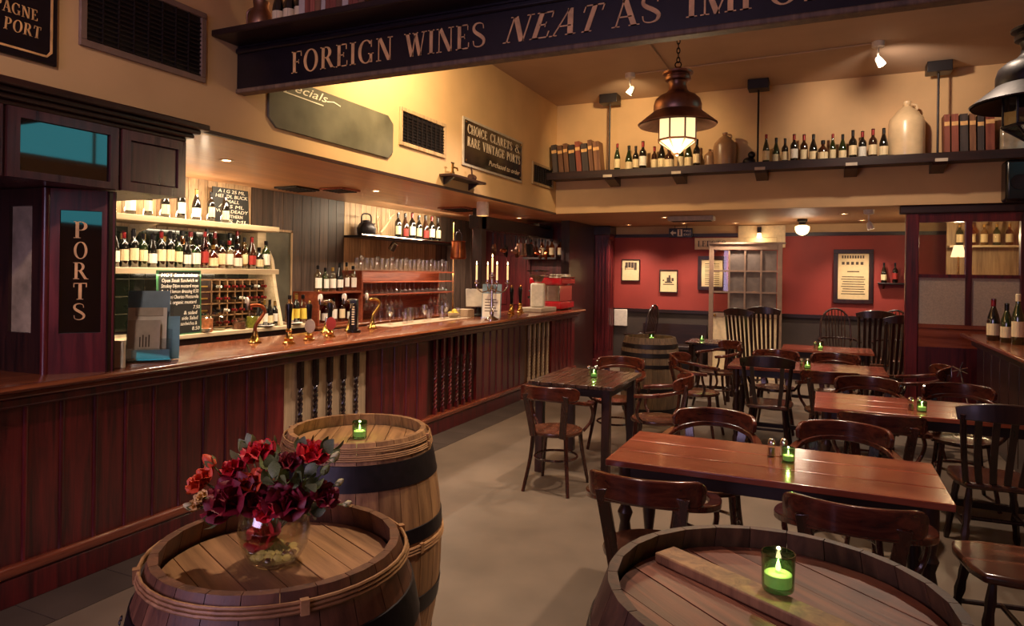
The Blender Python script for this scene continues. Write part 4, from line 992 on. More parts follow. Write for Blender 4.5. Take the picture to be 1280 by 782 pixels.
for i,(y,) in enumerate(((5.1,),(5.5,))):
    p = thing('plate', ('white plate beside the olive jar on the back counter','white plate below the cream end panel on the back counter')[i], 'plate', (-5.03,y,1.081)); G().lathe([(.0001,.004),(.06,.003),(.10,.016),(.098,.019),(.06,.008),(.0001,.009)], 20).build('dish', M_['white_plastic'], p)
# grey framed mirror
mr = thing('bar_mirror', 'grey green mirror panel with a pale wood frame behind the bar', 'mirror', (-5.42,0,0))
G().box(0,.01,5.36,5.86,1.10,2.06).build('panel', M_['chalkboard'], mr)
G().box(0,.02,5.86,5.885,1.10,2.08).box(0,.02,5.34,5.885,2.06,2.085).box(0,.02,5.34,5.36,1.10,2.06).build('frame', M_['slat_pale'], mr, smooth=False)
# red crate with bottles
cr = thing('bottle_crate', 'open reddish wooden crate of bottles behind the beer taps', 'crate', (-5.4,5.9,1.031))
G().box(0,.36,0,.78,.0,.02).build('base', M_['crate_wood'], cr); G().box(0,.36,0,.78,.355,.375).build('top', M_['crate_wood'], cr); G().box(0,.36,0,.02,.02,.355).build('side', M_['crate_wood'], cr); G().box(0,.36,.76,.78,.02,.355).build('side', M_['crate_wood'], cr); G().box(0,.015,.02,.76,.02,.355).build('back', M_['crate_wood'], cr)
row(5, (-5.15,6.0,1.052), (-5.15,6.58,1.052), [('spirit','spirit_amber','label_cream','foil_black'),('squat','spirit_red','label_white','foil_gold'),('spirit','spirit_glass','label_white','foil_black')], '{} {} bottle from the left inside the reddish crate', GB, sc=1.05)
row(6, (-5.12,5.98,1.407), (-5.12,6.6,1.407), [('spirit','spirit_glass','label_white','foil_black'),('spirit','spirit_green','label_white','foil_black'),('spirit','spirit_glass','label_white','foil_gold'),('burgundy','wine_glass_dark','label_white','foil_black'),('tall','spirit_glass','label_white','foil_black')], '{} {} bottle from the left on top of the reddish crate', GB, sc=1.05)
row(3, (-5.08,5.5,1.081), (-5.08,5.7,1.081), [('spirit','spirit_amber','label_yellow','foil_black'),('bordeaux','wine_glass_dark','label_yellow','foil_gold')], '{} {} yellow labelled bottle left of the reddish crate', GB, sc=1.1)
# glass rack
gr = thing('glass_rack', 'tall wall rack with rows of drinking glasses behind the bar', 'glass rack', (-5.42,6.8,0))
G().box(0,.3,0,2.25,1.63,1.65).build('shelf', M_['crate_wood'], gr); G().box(0,.3,0,2.25,1.50,1.515).build('hanging_rail', M_['crate_wood'], gr); G().box(0,.3,0,2.25,1.34,1.355).build('hanging_rail', M_['crate_wood'], gr)
G().box(0,.03,0,2.25,1.03,1.63).build('back_panel', M_['crate_wood'], gr)
G().box(0,.3,-.03,0,1.03,1.65).build('side', M_['crate_wood'], gr); G().tube([(.28,2.25,1.03),(.28,2.25,2.4)], .014).build('post', M_['brass'], gr)
us = G().box(0,.26,.0,2.5,2.06,2.085).build('upper_shelf', M_['black_paint'], gr)
G().tube([(.27,0,2.09),(.27,2.5,2.09)], .01).build('rail', M_['chrome'], gr)
def glass_mesh(kind):
    if kind == 'wine': pr = [(.03,0),(.03,.003),(.004,.006),(.0035,.075),(.012,.085),(.034,.12),(.036,.14),(.030,.185)]
    elif kind == 'tumbler': pr = [(.0001,.0),(.028,0),(.034,.12)]
    else: pr = [(.0001,0),(.03,0),(.036,.05),(.034,.16)]
    return G().lathe(pr, 14, cap=False).mesh('wine_glass', M_['stem_glass'])
GM = {k: glass_mesh(k) for k in ('wine','tumbler','pint')}
def glass(loc, kind, label, group, flip=False, name='drinking_glass'):
    o = obj(name, GM[kind], None, loc, (PI,0,0) if flip else None); return tag(o, label, 'glass', group)
for i in range(20): glass((-5.24,6.92+.11*i,1.651), 'pint' if i%3 else 'wine', f'{ORD[i]} glass from the left standing on the wall rack shelf', 'glasses on the wall rack')
for i in range(20): glass((-5.34,6.95+.11*i,1.651), 'pint', f'{ORD[i]} glass from the left in the rear row of the wall rack shelf', 'glasses on the wall rack')
for j,z in enumerate((1.498,1.338)):
    for i in range(20):
        if j and 8 < i < 15: continue
        glass((-5.22,6.88+.11*i,z), 'wine', f'{ORD[i]} stem glass hanging upside down in the {("upper","lower")[j]} rack row', 'stem glasses hanging in the wall rack', True)
for i in range(14): glass((-5.1,7.0+.14*i,1.031), 'tumbler', f'{ORD[i]} tumbler from the left on the counter under the glass rack', 'tumblers under the glass rack')
row(7, (-5.27,7.75,2.086), (-5.27,8.8,2.086), [(*WD,'label_cream','foil_black'),(*BR_,'label_red','foil_black'),(*WD,'label_white','foil_red')], '{} {} bottle from the left on the shelf above the glasses', GB, sc=1.25)
kt = thing('dark_kettle', 'big dark iron kettle on the shelf above the glasses', 'kettle', (-5.27,7.05,2.086))
G().lathe([(.0001,0),(.1,0),(.115,.03),(.12,.1),(.09,.16),(.05,.18),(.05,.2),(.0001,.205)], 18).build('body', M_['iron'], kt); G().tube(catmull([(0,-.1,.15),(0,-.08,.27),(0,.08,.27),(0,.1,.15)],5), .01).build('handle', M_['iron'], kt); G().tube([(0,.1,.08),(0,.17,.17)], [.02,.012]).build('spout', M_['iron'], kt)
an = thing('antlers', 'pale antlers mounted above the glass rack', 'antlers', (-5.38,7.48,2.16))
for s_ in (-1,1):
    G().tube(catmull([(0,s_*.03,0),(.04,s_*.1,.1),(.06,s_*.14,.2),(.05,s_*.12,.3)],4), [.013]*5+[.011]*4+[.006]*4).tube(catmull([(.045,s_*.11,.12),(.1,s_*.13,.2)],3), [.009,.008,.006,.004]).tube(catmull([(.06,s_*.14,.2),(.1,s_*.2,.26)],3), [.008,.007,.006,.004]).build('antler', M_['stoneware'], an)
hk = thing('pewter_mug', 'pewter mug hanging under the shelf above the glasses', 'mug', (-5.2,7.5,1.93)); G().lathe([(.0001,0),(.05,0),(.045,.1),(.042,.1),(.0001,.09)], 14, Mx(ry=.6)).build('body', M_['chrome'], hk); G().tube(catmull([(0,.045,.08),(0,.085,.06),(0,.08,.02),(0,.045,.01)],4), .007).build('handle', M_['chrome'], hk); G().tube([(0,.07,.05),(0,.06,.13)], .004).build('hook', M_['iron'], hk)
# ------------------------------------------------------------------ things on the bar
ZB = 1.091
bh = thing('leaflet_holder', 'clear acrylic holder with layered leaflets beside the PORTS booth', 'leaflet holder', (-3.68,2.80,ZB), .8)
def leaf_card(name, w, h, y, z, mat, lean=-.16, x=0.0):
    return G().box(x-w/2,x+w/2,y-.003,y+.003,z,z+h, Mx(rx=lean)).build(name, mat, bh, smooth=False)
G().box(-.13,.13,-.09,.10,0,.006).build('tray', M_['acrylic'], bh)
leaf_card('holder_back', .25, .40, .07, .0, M_['acrylic'])
for k,(yy,hh) in enumerate(((-.08,.07),(-.03,.13),(.02,.19))): leaf_card('pocket', .25, hh, yy, .0, M_['acrylic'])
leaf_card('leaflet', .23, .42, .055, .01, M_['steel_blue'], x=-.01); leaf_card('leaflet', .21, .31, .005, .01, M_['paper_white'], x=-.01)
leaf_card('leaflet', .15, .05, -.001, .27, M_['card_grey'], x=.0); leaf_card('leaflet', .17, .23, -.045, .01, M_['card_grey'], x=-.02)
for k in range(4): leaf_card('printed_mark', .006, .06+.012*(k%2), -.050, .08, M_['ink'], x=-.04+.016*k)
leaf_card('leaflet', .2, .05, -.065, .012, M_['card_teal'], x=.02)
leaf_card('leaflet', .09, .26, .035, .01, M_['card_teal'], x=.12)
sc_ = thing('small_card', 'small white upright card beside the PORTS booth', 'card', (-3.56,2.53,ZB), .5); G().box(-.03,.03,-.012,.012,0,.15).build('card', M_['paper_white'], sc_)
def swan_tap(loc, label, rz, metal):
    t = thing('beer_tap', label, 'beer tap', loc, rz, 'beer taps on the bar')
    G().lathe([(.05,0),(.05,.008),(.035,.02),(.022,.06),(.018,.075),(.018,.09)], 18).build('base', M_['brass'], t)
    p = catmull([(0,0,.08),(0,.005,.13),(.0,.045,.19),(0,.07,.235),(0,.05,.275),(0,-.0,.285),(0,-.05,.275)], 5)
    G().tube(p, .0135, 10).build('neck', metal, t)
    G().lathe([(.02,0),(.02,.05),(.012,.055)], 12, Mx((0,-.055,.25))).build('spout', M_['chrome'], t)
    b = G().lathe([(.0001,0),(.036,0),(.036,.012),(.0001,.014)], 18, Mx((.0,-.055,.31), rx=PI/2)).build('badge', M_['white_plastic'], t)
    G().tube([(0,-.04,.285),(0,-.05,.31)], .009).build('handle', M_['chrome'], t); return t
def hand_pump(loc, label, rz=0, clip=None, sc=1.0):
    t = thing('hand_pump', label, 'hand pump', loc, rz, 'hand pumps on the bar', sc)
    G().lathe([(.045,0),(.045,.01),(.03,.02),(.034,.04),(.022,.055),(.018,.085),(.024,.095),(.016,.11)], 18).build('base', M_['brass'], t)
    G().lathe([(.013,.105),(.016,.13),(.02,.22),(.024,.27),(.021,.285),(.0001,.292)], 14).build('handle', M_['black_plastic'], t)
    G().lathe([(.011,.288),(.012,.3),(.007,.312),(.0001,.315)], 12).build('finial', M_['brass'], t)
    if clip: G().lathe([(.0001,0),(.045,0),(.045,.008),(.0001,.009)], 20, Mx((.035,-.03,.115), rz=.6, rx=PI/2, sc=1.0) @ Matrix.Diagonal((.9,1.2,1,1))).build('pump_clip', M_[clip], t)
    return t
swan_tap((-3.93,3.89,ZB), 'copper swan neck beer tap nearest the leaflet holder', -.5, M_['copper'])
hand_pump((-3.66,3.96,ZB), 'black handled hand pump, first from the copper tap', sc=1.05)
hand_pump((-3.72,4.25,ZB), 'black handled hand pump with grey clip, second from the copper tap', clip='card_grey')
hand_pump((-3.76,4.55,ZB), 'black handled hand pump with a round pinkish badge', clip='label_red')
ft = thing('tap_tower', 'black upright beer tower with white lettering on the bar', 'beer tap', (-3.86,5.0,ZB), .4)
G().lathe([(.06,0),(.06,.02),(.035,.03)], 18).build('base', M_['black_plastic'], ft); G().box(-.035,.035,-.035,.035,.02,.30).build('column', M_['black_plastic'], ft, bevel=.012)
for k in range(8): G().box(-.012,.012,-.0365,-.035,.07+.022*k,.082+.022*k).build('printed_mark', M_['white_letter'], ft, smooth=False)
G().tube([(0,-.03,.26),(0,-.09,.255),(0,-.1,.22)], .012).build('spout', M_['chrome'], ft)
swan_tap((-3.95,5.40,ZB), 'brass swan neck beer tap with a white round badge', -.6, M_['brass'])
for i,(x,y) in enumerate(((-4.0,5.12),(-4.05,4.85))): swan_tap((x,y,ZB), ('chrome beer tap right of the black beer tower','chrome beer tap behind the hand pumps')[i], -.4, M_['chrome'])
mt = tag(G().box(-4.18,-3.88,5.62,7.3,ZB,ZB+.008).build('bar_mat', M_['pale_board'], None, bevel=.003), 'pale bar mat lying on the bar top near the glasses', 'bar mat')
for i in range(8): glass((-4.06+.06*(i%2),5.85+.19*i,ZB+.009), ('wine','tumbler','pint')[i%3], f'{ORD[i]} empty glass from the left on the pale bar mat', 'glasses on the bar mat')
lb = thing('lemon_bowl', 'steel bowl of lemons on the bar near the till', 'bowl', (-4.05,7.15,ZB+.009)); G().lathe([(.0001,.004),(.05,0),(.085,.06),(.082,.06),(.048,.008),(.0001,.01)], 18).build('bowl', M_['chrome'], lb)
lm = G().ball((0,0,0), .03, 10, (1.25,1,1)).mesh('lemon', M_['label_yellow'])
for i,(x,y,z,t) in enumerate(((-.03,-.02,.045,'left'),(.035,0,.047,'right'),(0,.03,.075,'top'))): tag(obj('lemon', lm, None, (-4.05+x,7.15+y,ZB+.009+z)), f'{t} lemon in the steel bowl on the bar', 'lemon', 'lemons in the steel bowl')
bx2 = tag(G().box(-4.15,-3.95,7.32,7.5,ZB,ZB+.1).build('paper_box', M_['pale_board'], None, bevel=.004), 'small brown paper box left of the till', 'box')
ps = thing('till_screen', 'tilted flat till screen seen from behind on the bar', 'till', (-4.0,7.72,ZB), .55)
G().box(-.13,.13,-.10,.12,0,.03).build('base', M_['black_plastic'], ps, bevel=.01); G().tube([(0,.03,.02),(0,.03,.14)], [.045,.035]).build('stand', M_['black_plastic'], ps)
G().box(-.17,.17,-.012,.012,-.13,.13, Mx((0,-.02,.23), rx=-.55)).build('screen', M_['card_grey'], ps, bevel=.006); G().box(-.155,.155,.012,.015,-.115,.115, Mx((0,-.02,.23), rx=-.55)).build('display', M_['black_plastic'], ps)
mn = thing('menu_holder', 'white menu cards with a blue back beside the candelabra', 'menu', (-3.72,7.5,ZB), .3)
G().box(-.11,.11,0,.006,0,.30,Mx(rx=-.15)).build('card', M_['paper_white'], mn); G().box(-.12,.12,.02,.026,0,.42,Mx(rx=-.15)).build('backing', M_['steel_blue'], mn); G().box(-.12,.12,-.04,.1,0,.008).build('foot', M_['acrylic'], mn)
for k in range(5): G().box(-.08,.08-.02*(k%3),-.002,0,.08+.035*k,.09+.035*k,Mx(rx=-.15)).build('printed_line', M_['ink'], mn, smooth=False)
cd = thing('candelabra', 'silver five armed candelabra with lit candles on the bar', 'candelabra', (-3.54,7.16,ZB), .45)
G().lathe([(.085,0),(.085,.01),(.05,.03),(.022,.05),(.028,.09),(.014,.12),(.02,.2),(.012,.26),(.018,.32),(.012,.36),(.024,.38),(.012,.42),(.018,.5),(.03,.51),(.03,.515),(.016,.52),(.016,.55)], 18).build('stem', M_['chrome'], cd)
def cup(x, y, z):
    cu = G().lathe([(.006,-.02),(.034,-.004),(.036,0),(.016,.003),(.016,.03),(.012,.03)], 14, Mx((x,y,z))).build('candle_cup', M_['chrome'], cd)
    ca = G().lathe([(.011,.02),(.011,.20),(.0001,.203)], 10, Mx((x,y,z))).build('candle', M_['wax_glow'], cd)
    G().lathe([(.0001,.206),(.006,.214),(.007,.222),(.003,.24),(.0001,.25)], 8, Mx((x,y,z))).build('flame', M_['flame'], ca)
cup(0,0,.53)
for k in range(4):
    a = k*PI/2+.3; R_ = .19; ca_, sa = math.cos(a), math.sin(a)
    G().tube(catmull([(0,0,.38),(.06*ca_,.06*sa,.34),(.13*ca_,.13*sa,.33),(.185*ca_,.185*sa,.38),(R_*ca_,R_*sa,.42)], 5), .008, 8).build('arm', M_['chrome'], cd)
    cup(R_*ca_, R_*sa, .44)
light('candelabra_light', 'POINT', (-3.5,7.1,ZB+.8), 1.3, (1,.66,.3), size=.05)
hand_pump((-3.80,8.28,ZB), 'black handled hand pump left of the coffee machine', sc=1.25)
hand_pump((-3.84,8.66,ZB), 'black handled hand pump nearest the coffee grinder', sc=1.25)
tr = tag(G().box(-3.98,-3.62,8.9,9.5,ZB,ZB+.06).build('grinder_tray', M_['card_grey'], None, bevel=.01), 'grey tray under the coffee grinder at the end of the bar', 'tray')
cg = thing('coffee_grinder', 'cream coffee grinder with a clear hopper on the grey tray', 'coffee grinder', (-3.8,9.2,ZB+.061), .3)
G().box(-.1,.1,-.11,.11,0,.35).build('body', M_['white_plastic'], cg, bevel=.025); G().lathe([(.05,.35),(.055,.37),(.13,.5),(.13,.52)], 18, cap=False).build('hopper', M_['jar_glass'], cg); G().lathe([(.05,.37),(.1,.45),(.0001,.46)], 14).build('beans', M_['beans'], cg); G().lathe([(.165,.52),(.165,.535),(.03,.545),(.0001,.55)], 20).build('lid', M_['black_plastic'], cg); G().tube([(-.1,-.05,.15),(-.14,-.06,.14)], .018).build('knob', M_['black_plastic'], cg)
cm = thing('coffee_machine', 'red and chrome espresso machine at the far end of the bar', 'coffee machine', (-3.82,9.85,ZB), 0)
G().box(-.25,.25,-.3,.3,.02,.13).build('base', M_['machine_red'], cm, bevel=.02); G().box(-.12,.22,-.27,.27,.13,.38).build('boiler_housing', M_['chrome'], cm, bevel=.01); G().box(-.27,.26,-.31,.31,.38,.49).build('top_housing', M_['machine_red'], cm, bevel=.025)
for sx in (-1,1):
    for sy in (-1,1): G().lathe([(.02,0),(.02,.025)], 10, Mx((sx*.2,sy*.25,0))).build('foot', M_['black_plastic'], cm)
for sy in (-.15,.15): h_ = G().lathe([(.035,.30),(.035,.38)], 14, Mx((-.2,sy,0))).build('group_head', M_['chrome'], cm); G().tube([(-.2,sy,.3),(-.34,sy,.28)], .012).build('handle', M_['black_plastic'], h_)
G().tube([(.25,-.3,.5),(.25,.3,.5)], .008).tube([(.25,-.3,.52),(-.25,-.3,.52)], .008).build('cup_rail', M_['chrome'], cm)
cupm = G().lathe([(.0001,0),(.025,0),(.038,.055),(.035,.055),(.0001,.01)], 12).mesh('coffee_cup', M_['white_plastic'])
for i in range(10): tag(obj('coffee_cup', cupm, None, (-3.62-.1*(i%2)-.02, 9.58+.125*(i//2), ZB+.546), (PI,0,0)), f'{ORD[i//2]} upturned white cup from the left on the coffee machine, {("front","rear")[i%2]} row', 'cup', 'cups on the coffee machine')

# ------------------------------------------------------------------ pan rack above the far end of the bar
pr = thing('pan_rack', 'dark timber beam and post carrying hanging pans at the bar end', 'pan rack', (0,0,0))
G().box(-4.26,-4.12,7.9,10.6,2.22,2.40).build('beam', M_['dark_wood_y'], pr, bevel=.008); G().box(-4.26,-4.12,8.0,8.14,1.09,2.5).build('post', M_['dark_wood'], pr, bevel=.008); G().box(-4.5,-4.12,10.0,10.5,2.36,2.44).build('crossbeam', M_['dark_wood'], pr, bevel=.008)
def pan(loc, label, kind, mat, rz=0, sc=1.0):
    p = thing('hanging_pan', label, 'pan', loc, rz, 'pans hanging from the rack', sc)
    G().tube(catmull([(0,0,0),(.012,0,-.02),(0,0,-.04)],4), .004).build('hook', M_['iron'], p)
    if kind == 'fry':
        G().ribbon([(0,0,-.03),(0,0,-.2)], .012, .022, up=(1,0,0)).build('handle', M_['iron'], p); G().lathe([(.0001,-.0),(.085,0),(.1,.035),(.097,.035),(.083,.004),(.0001,.004)], 20, Mx((.0,0,-.29), ry=PI/2)).build('dish', mat, p)
    elif kind == 'pot':
        G().tube(catmull([(0,-.09,-.14),(0,-.06,-.05),(0,0,-.03),(0,.06,-.05),(0,.09,-.14)],4), .006).build('handle', M_['iron'], p); G().lathe([(.0001,-.36),(.085,-.36),(.1,-.34),(.085,-.15),(.095,-.14),(.09,-.14),(.0001,-.33)], 18).build('body', mat, p)
    else:
        G().tube([(0,0,-.03),(.05,0,-.25)], .006).build('handle', M_['iron'], p); G().ball((.07,0,-.29), .055, 12, (1,1,.6)).build('ladle_bowl', mat, p)
pn = [(7.95,'pot','copper',-4.44),(8.3,'fry','copper_dark',-4.1),(8.5,'ladle','copper',-4.1),(8.68,'fry','iron',-4.1),(8.86,'ladle','copper_dark',-4.1),(9.05,'fry','copper_dark',-4.1),(9.25,'pot','copper_dark',-4.1),(9.5,'pot','iron',-4.1),(9.72,'ladle','copper',-4.1),(9.95,'fry','copper_dark',-4.1),(10.2,'fry','copper',-4.1)]
for i,(y,k,m,x) in enumerate(pn): pan((x,y,2.215), f'{ORD[i]} pan from the left hanging on the dark rack, {"copper" if m[0]=="c" else "iron"} {k}', k, M_[m], .25 if k=='fry' else 0, .9 if i else 1.1)
ks = thing('kitchen_shelf', 'dark wall shelf beyond the coffee machine', 'shelf', (0,0,0)); G().box(-4.6,-3.87,10.45,10.69,1.88,1.91).build('board', M_['dark_wood_x'], ks)
for i,x in enumerate((-4.5,-4.3,-4.12,-3.97)): bottle((x,10.56,1.912), f'{ORD[i]} bottle from the left on the dark shelf beyond the coffee machine', 'spirit', 'spirit_amber', 'label_cream', 'foil_black', rz=-PI/2, group='bottles on the dark end shelf', sc=1.1)
kd = thing('panelled_door', 'reddish panelled door behind the candelabra', 'door', (-4.95,10.69,0))
G().box(-.4,.4,-.03,0,0,2.05).build('leaf', M_['mahogany'], kd)
for z0,z1 in ((.15,.95),(1.1,1.95)):
    for x0,x1 in ((-.33,-.03),(.03,.33)): G().box(x0,x1,-.045,-.03,z0,z1).build('panel', M_['mahogany'], kd, bevel=.012)
G().ball((.34,-.06,1.0), .025, 10).build('knob', M_['brass'], kd)

# ------------------------------------------------------------------ ledge of the sign beam
ZL = 3.141
jg = thing('dark_jug', 'dark pottery jug at the left end of the sign beam ledge', 'jug', (-3.3,3.28,ZL)); G().lathe([(.0001,0),(.06,0),(.08,.06),(.075,.13),(.045,.18),(.05,.22),(.045,.22),(.0001,.2)], 18).build('body', M_['copper_dark'], jg); G().tube(catmull([(-.045,0,.19),(-.11,0,.17),(-.11,0,.09),(-.075,0,.05)],4), .009).build('handle', M_['copper_dark'], jg)
for i in range(3): bottle((-3.14+.09*i,3.27,ZL), f'{ORD[i]} dark bottle right of the jug on the sign beam ledge', 'burgundy', 'wine_glass_dark', 'label_cream', 'foil_black', rz=-PI/2, group='bottles on the sign beam')
def book(loc, w, h, d, mat, label, group, lean=0.0):
    # spine faces -y
    b = thing('book', label, 'book', loc, 0, group); b.rotation_euler = (0, lean, 0)
    c = G().box(0,w,0,.004,0,h).box(0,.003,.004,d,0,h).box(w-.003,w,.004,d,0,h).build('cover', mat, b, smooth=False)
    G().box(.0035,w-.0035,.005,d-.006,.004,h-.006).build('pages', M_['paper'], b, smooth=False)
    G().box(.001,w-.001,-.0015,0,h*.72,h*.82).build('spine_band', M_['gold_letter'], b, smooth=False); return b
wood('book_brown', srgb(86,54,38), srgb(130,88,60), 'Z', rough=.5, rnd=.35); wood('book_red', srgb(110,52,40), srgb(156,86,66), 'Z', rough=.5, rnd=.25); wood('book_dark', srgb(40,34,34), srgb(70,58,54), 'Z', rough=.5, rnd=.35)
x = -2.86
for i in range(12):
    wd = random.uniform(.026,.045); book((x,3.14,ZL), wd, random.uniform(.19,.25), .16, M_[('card_grey','book_red','book_red','book_brown')[i%4]], f'{ORD[i]} book from the left on the ledge of the sign beam', 'books on the sign beam'); x += wd+.002

# ------------------------------------------------------------------ high shelf on the far plaster wall
ZH = 3.0
hs = thing('high_shelf', 'long black high shelf hung on rods across the far wall', 'shelf', (0,0,0))
G().box(-3.5,2.6,8.72,9.1,ZH-.045,ZH).build('board', M_['dark_wood_x'], hs, bevel=.004); G().box(-3.5,2.6,8.70,8.73,ZH-.07,ZH+.03).build('lip', M_['dark_wood_x'], hs, bevel=.004)
for x in (-2.62,-1.72,-.72,.27,1.15):
    G().prism([(8.78,ZH-.045),(9.09,ZH-.045),(9.09,ZH-.15),(8.8,ZH-.09)], x-.07, x+.07, Matrix(((0,0,1,0),(1,0,0,0),(0,1,0,0),(0,0,0,1)))).build('bracket', M_['dark_wood'], hs); G().box(x-.06,x+.06,8.69,8.70,ZH-.07,ZH-.035).build('bracket_plate', M_['card_grey'], hs, smooth=False)
for x in (-2.63,-.755,1.125):
    r_ = G().tube([(x,8.80,ZH-.02),(x,8.80,ZC-.02)], .012).build('rod', M_['iron'], hs); G().box(x-.12,x+.12,8.70,8.9,ZC-.12,ZC-.002).build('rod_mount', M_['black_paint'], hs, bevel=.006)
def hbook(x0, x1, hmin, hmax, mats, fmt, lean):
    x = x0; i = 0
    while x < x1:
        wd = random.uniform(.05,.085); book((x,8.78,ZH+.001), wd, random.uniform(hmin,hmax), .2, M_[mats[i%len(mats)]], fmt.format(ORD[i]), 'books on the high shelf', lean); x += wd+.016; i += 1
hbook(-3.42,-2.75,.40,.46,('book_dark','book_brown','book_brown','book_dark','book_red'), '{} old book from the left on the high shelf, left stack', -.10)
hbook(1.19,1.62,.40,.46,('book_red','book_red','book_dark','book_brown','book_dark'), '{} old book right of the stoneware jug on the high shelf', -.02)
def hb(xs, fmt, sc=1.0):
    KK = [(*WD,'label_cream','foil_black'),('tall','wine_glass_green','label_cream','foil_red'),(*BD,'label_cream','foil_black'),(*WD,'label_white','foil_red'),('burgundy','wine_glass_green','label_cream','foil_black'),('squat','wine_glass_brown','label_cream','foil_black'),('bordeaux','wine_glass_brown','label_cream','foil_red')]
    for i,(x,y) in enumerate(xs): bottle((x,y,ZH+.001), fmt.format(ORD[i]), *KK[(i*3+1)%7], rz=-PI/2+random.uniform(-.3,.3), group='bottles on the high shelf', sc=sc*random.uniform(.92,1.1))
hb([(-2.52+.115*i, 8.80+.08*((i*2)%3)) for i in range(10)], '{} bottle from the left on the high shelf, group behind the lantern', 1.22)
hb([(-.66+.105*i, 8.81+.07*((i*2)%3)) for i in range(13)], '{} bottle from the middle rod on the high shelf, group left of the jug', 1.15)
def stone_jug(x, y, label, h, r, mat):
    j = thing('stoneware_jug', label, 'jug', (x,y,ZH+.001)); G().lathe([(.0001,0),(r*.97,0),(r,.02),(r,h*.62),(r*.93,h*.70),(r*.5,h*.85),(r*.2,h*.92),(r*.17,h*.93),(r*.24,h*.96),(r*.24,h),(.0001,h)], 28).build('body', mat, j); G().tube(catmull([(r*.2,0,h*.95),(r*.5,0,h*.93),(r*.55,0,h*.86),(r*.42,0,h*.85)],4), .012).build('handle', mat, j); return j
stone_jug(.835,8.92,'huge cream stoneware flagon on the high shelf', .66, .185, M_['stoneware']); stone_jug(-1.16,8.92,'grey brown stoneware flagon right of the lantern on the high shelf', .45, .14, M_['stoneware_brown']); stone_jug(-1.34,8.9,'small brown stoneware pot beside the grey brown flagon', .25, .07, M_['stoneware_brown'])
gf = thing('square_demijohn', 'large square glass demijohn at the right end of the high shelf', 'jar', (1.85,8.9,ZH+.001)); G().prism([(-.15,-.12),(.15,-.12),(.15,.12),(-.15,.12)], 0, .3).build('body', M_['seeded_glass'], gf, bevel=.03); G().lathe([(.12,.29),(.05,.36),(.04,.40)], 14).build('neck', M_['seeded_glass'], gf)
ow = thing('carved_figure', 'small dark carved figure beside the middle rod on the high shelf', 'ornament', (-.86,8.86,ZH+.001)); G().ball((0,0,.06), .07, 12, (1.1,.8,.85)).ball((.03,-.02,.14), .045, 12).build('body', M_['iron'], ow); G().lathe([(.07,0),(.07,.015)], 14).build('foot', M_['dark_wood'], ow)
spk = thing('wall_speaker', 'small black loudspeaker at the right end under the high shelf', 'loudspeaker', (1.86,8.85,2.68)); G().box(-.12,.12,-.12,.12,-.2,.24).build('cabinet', M_['black_plastic'], spk, bevel=.03); G().lathe([(.07,0),(.08,.01),(.03,.004)], 18, Mx((0,-.122,0), rx=PI/2)).build('cone', M_['iron'], spk)

# ------------------------------------------------------------------ lanterns
def lantern(label, loc, rz, power, glow='lamp_glass', metal='copper_dark'):
    l = thing('hanging_lantern', label, 'lantern', loc, rz, 'copper hanging lanterns')
    # loc at the brim; chain to the ceiling
    hc = ZC - loc[2]
    G().lathe([(.278,-.045),(.284,-.038),(.175,.05),(.165,.055),(.15,.02),(.274,-.05)], 36, cap=False).build('brim', M_[metal], l)
    G().lathe([(.165,.045),(.172,.06),(.172,.10),(.16,.14),(.13,.168),(.09,.185),(.068,.21),(.062,.245),(.072,.27),(.092,.28),(.094,.30),(.084,.308),(.084,.316),(.108,.326),(.11,.338),(.095,.346),(.04,.352),(.022,.375),(.0001,.38)], 28).build('hood', M_[metal], l)
    n = 8
    pv = lambda r,k,z: (r*math.cos(2*PI*k/n), r*math.sin(2*PI*k/n), z)
    pm = G(); a = 2*PI/n; rr = .138
    pm._add([pv(rr,-.47,-.155),pv(rr,.47,-.155),pv(rr,.47,.03),pv(rr,-.47,.03),pv(rr-.004,-.47,-.155),pv(rr-.004,.47,-.155),pv(rr-.004,.47,.03),pv(rr-.004,-.47,.03)], [(0,1,2,3),(7,6,5,4),(0,1,5,4),(2,3,7,6),(1,2,6,5),(3,0,4,7)])
    pme = pm.mesh('glass_pane', M_[glow])
    lm_ = G()._add([pv(rr-.006,-.46,-.165),pv(rr-.006,.46,-.165),pv(.02,.46,-.245),pv(.02,-.46,-.245),pv(rr-.012,-.46,-.16),pv(rr-.012,.46,-.16),pv(.016,.46,-.238),pv(.016,-.46,-.238)], [(0,1,2,3),(7,6,5,4),(0,1,5,4),(2,3,7,6),(1,2,6,5),(3,0,4,7)]).mesh('bottom_pane', M_[glow])
    bar_ = G().tube([pv(rr,.5,.03),pv(rr,.5,-.16),pv(.018,.5,-.245)], .0065, 6).mesh('glazing_bar', M_[metal])
    for k in range(n):
        for nm, me in (('glass_pane',pme),('bottom_pane',lm_),('glazing_bar',bar_)): obj(nm, me, l, None, (0,0,2*PI*k/n))
    G().tube([pv(rr+.002,k+.5,-.158) for k in range(n)], .008, 6, closed=True).build('bottom_ring', M_[metal], l)
    G().ball((0,0,-.255), .016, 10).build('finial', M_[metal], l)
    G().tube([(.0+.022*math.cos(t*PI/6),0,.395+.022*math.sin(t*PI/6)) for t in range(12)], .005, 6, closed=True).build('ring', M_['iron'], l)
    lk = G().tube([(.011*math.cos(t*PI/6),0,.022*math.sin(t*PI/6)) for t in range(12)], .004, 5, closed=True).mesh('chain_link', M_['iron'])
    z = .43; i = 0
    while z < hc-.03: obj('chain_link', lk, l, (0,0,z), (0,0,(i%2)*PI/2)); z += .034; i += 1
    G().lathe([(.05,hc-.02),(.05,hc-.001)], 14).build('ceiling_rose', M_['iron'], l)
    if power: light('lantern_bulb', 'POINT', (loc[0],loc[1],loc[2]-.32), power, (1,.72,.4), size=.12)
    return l
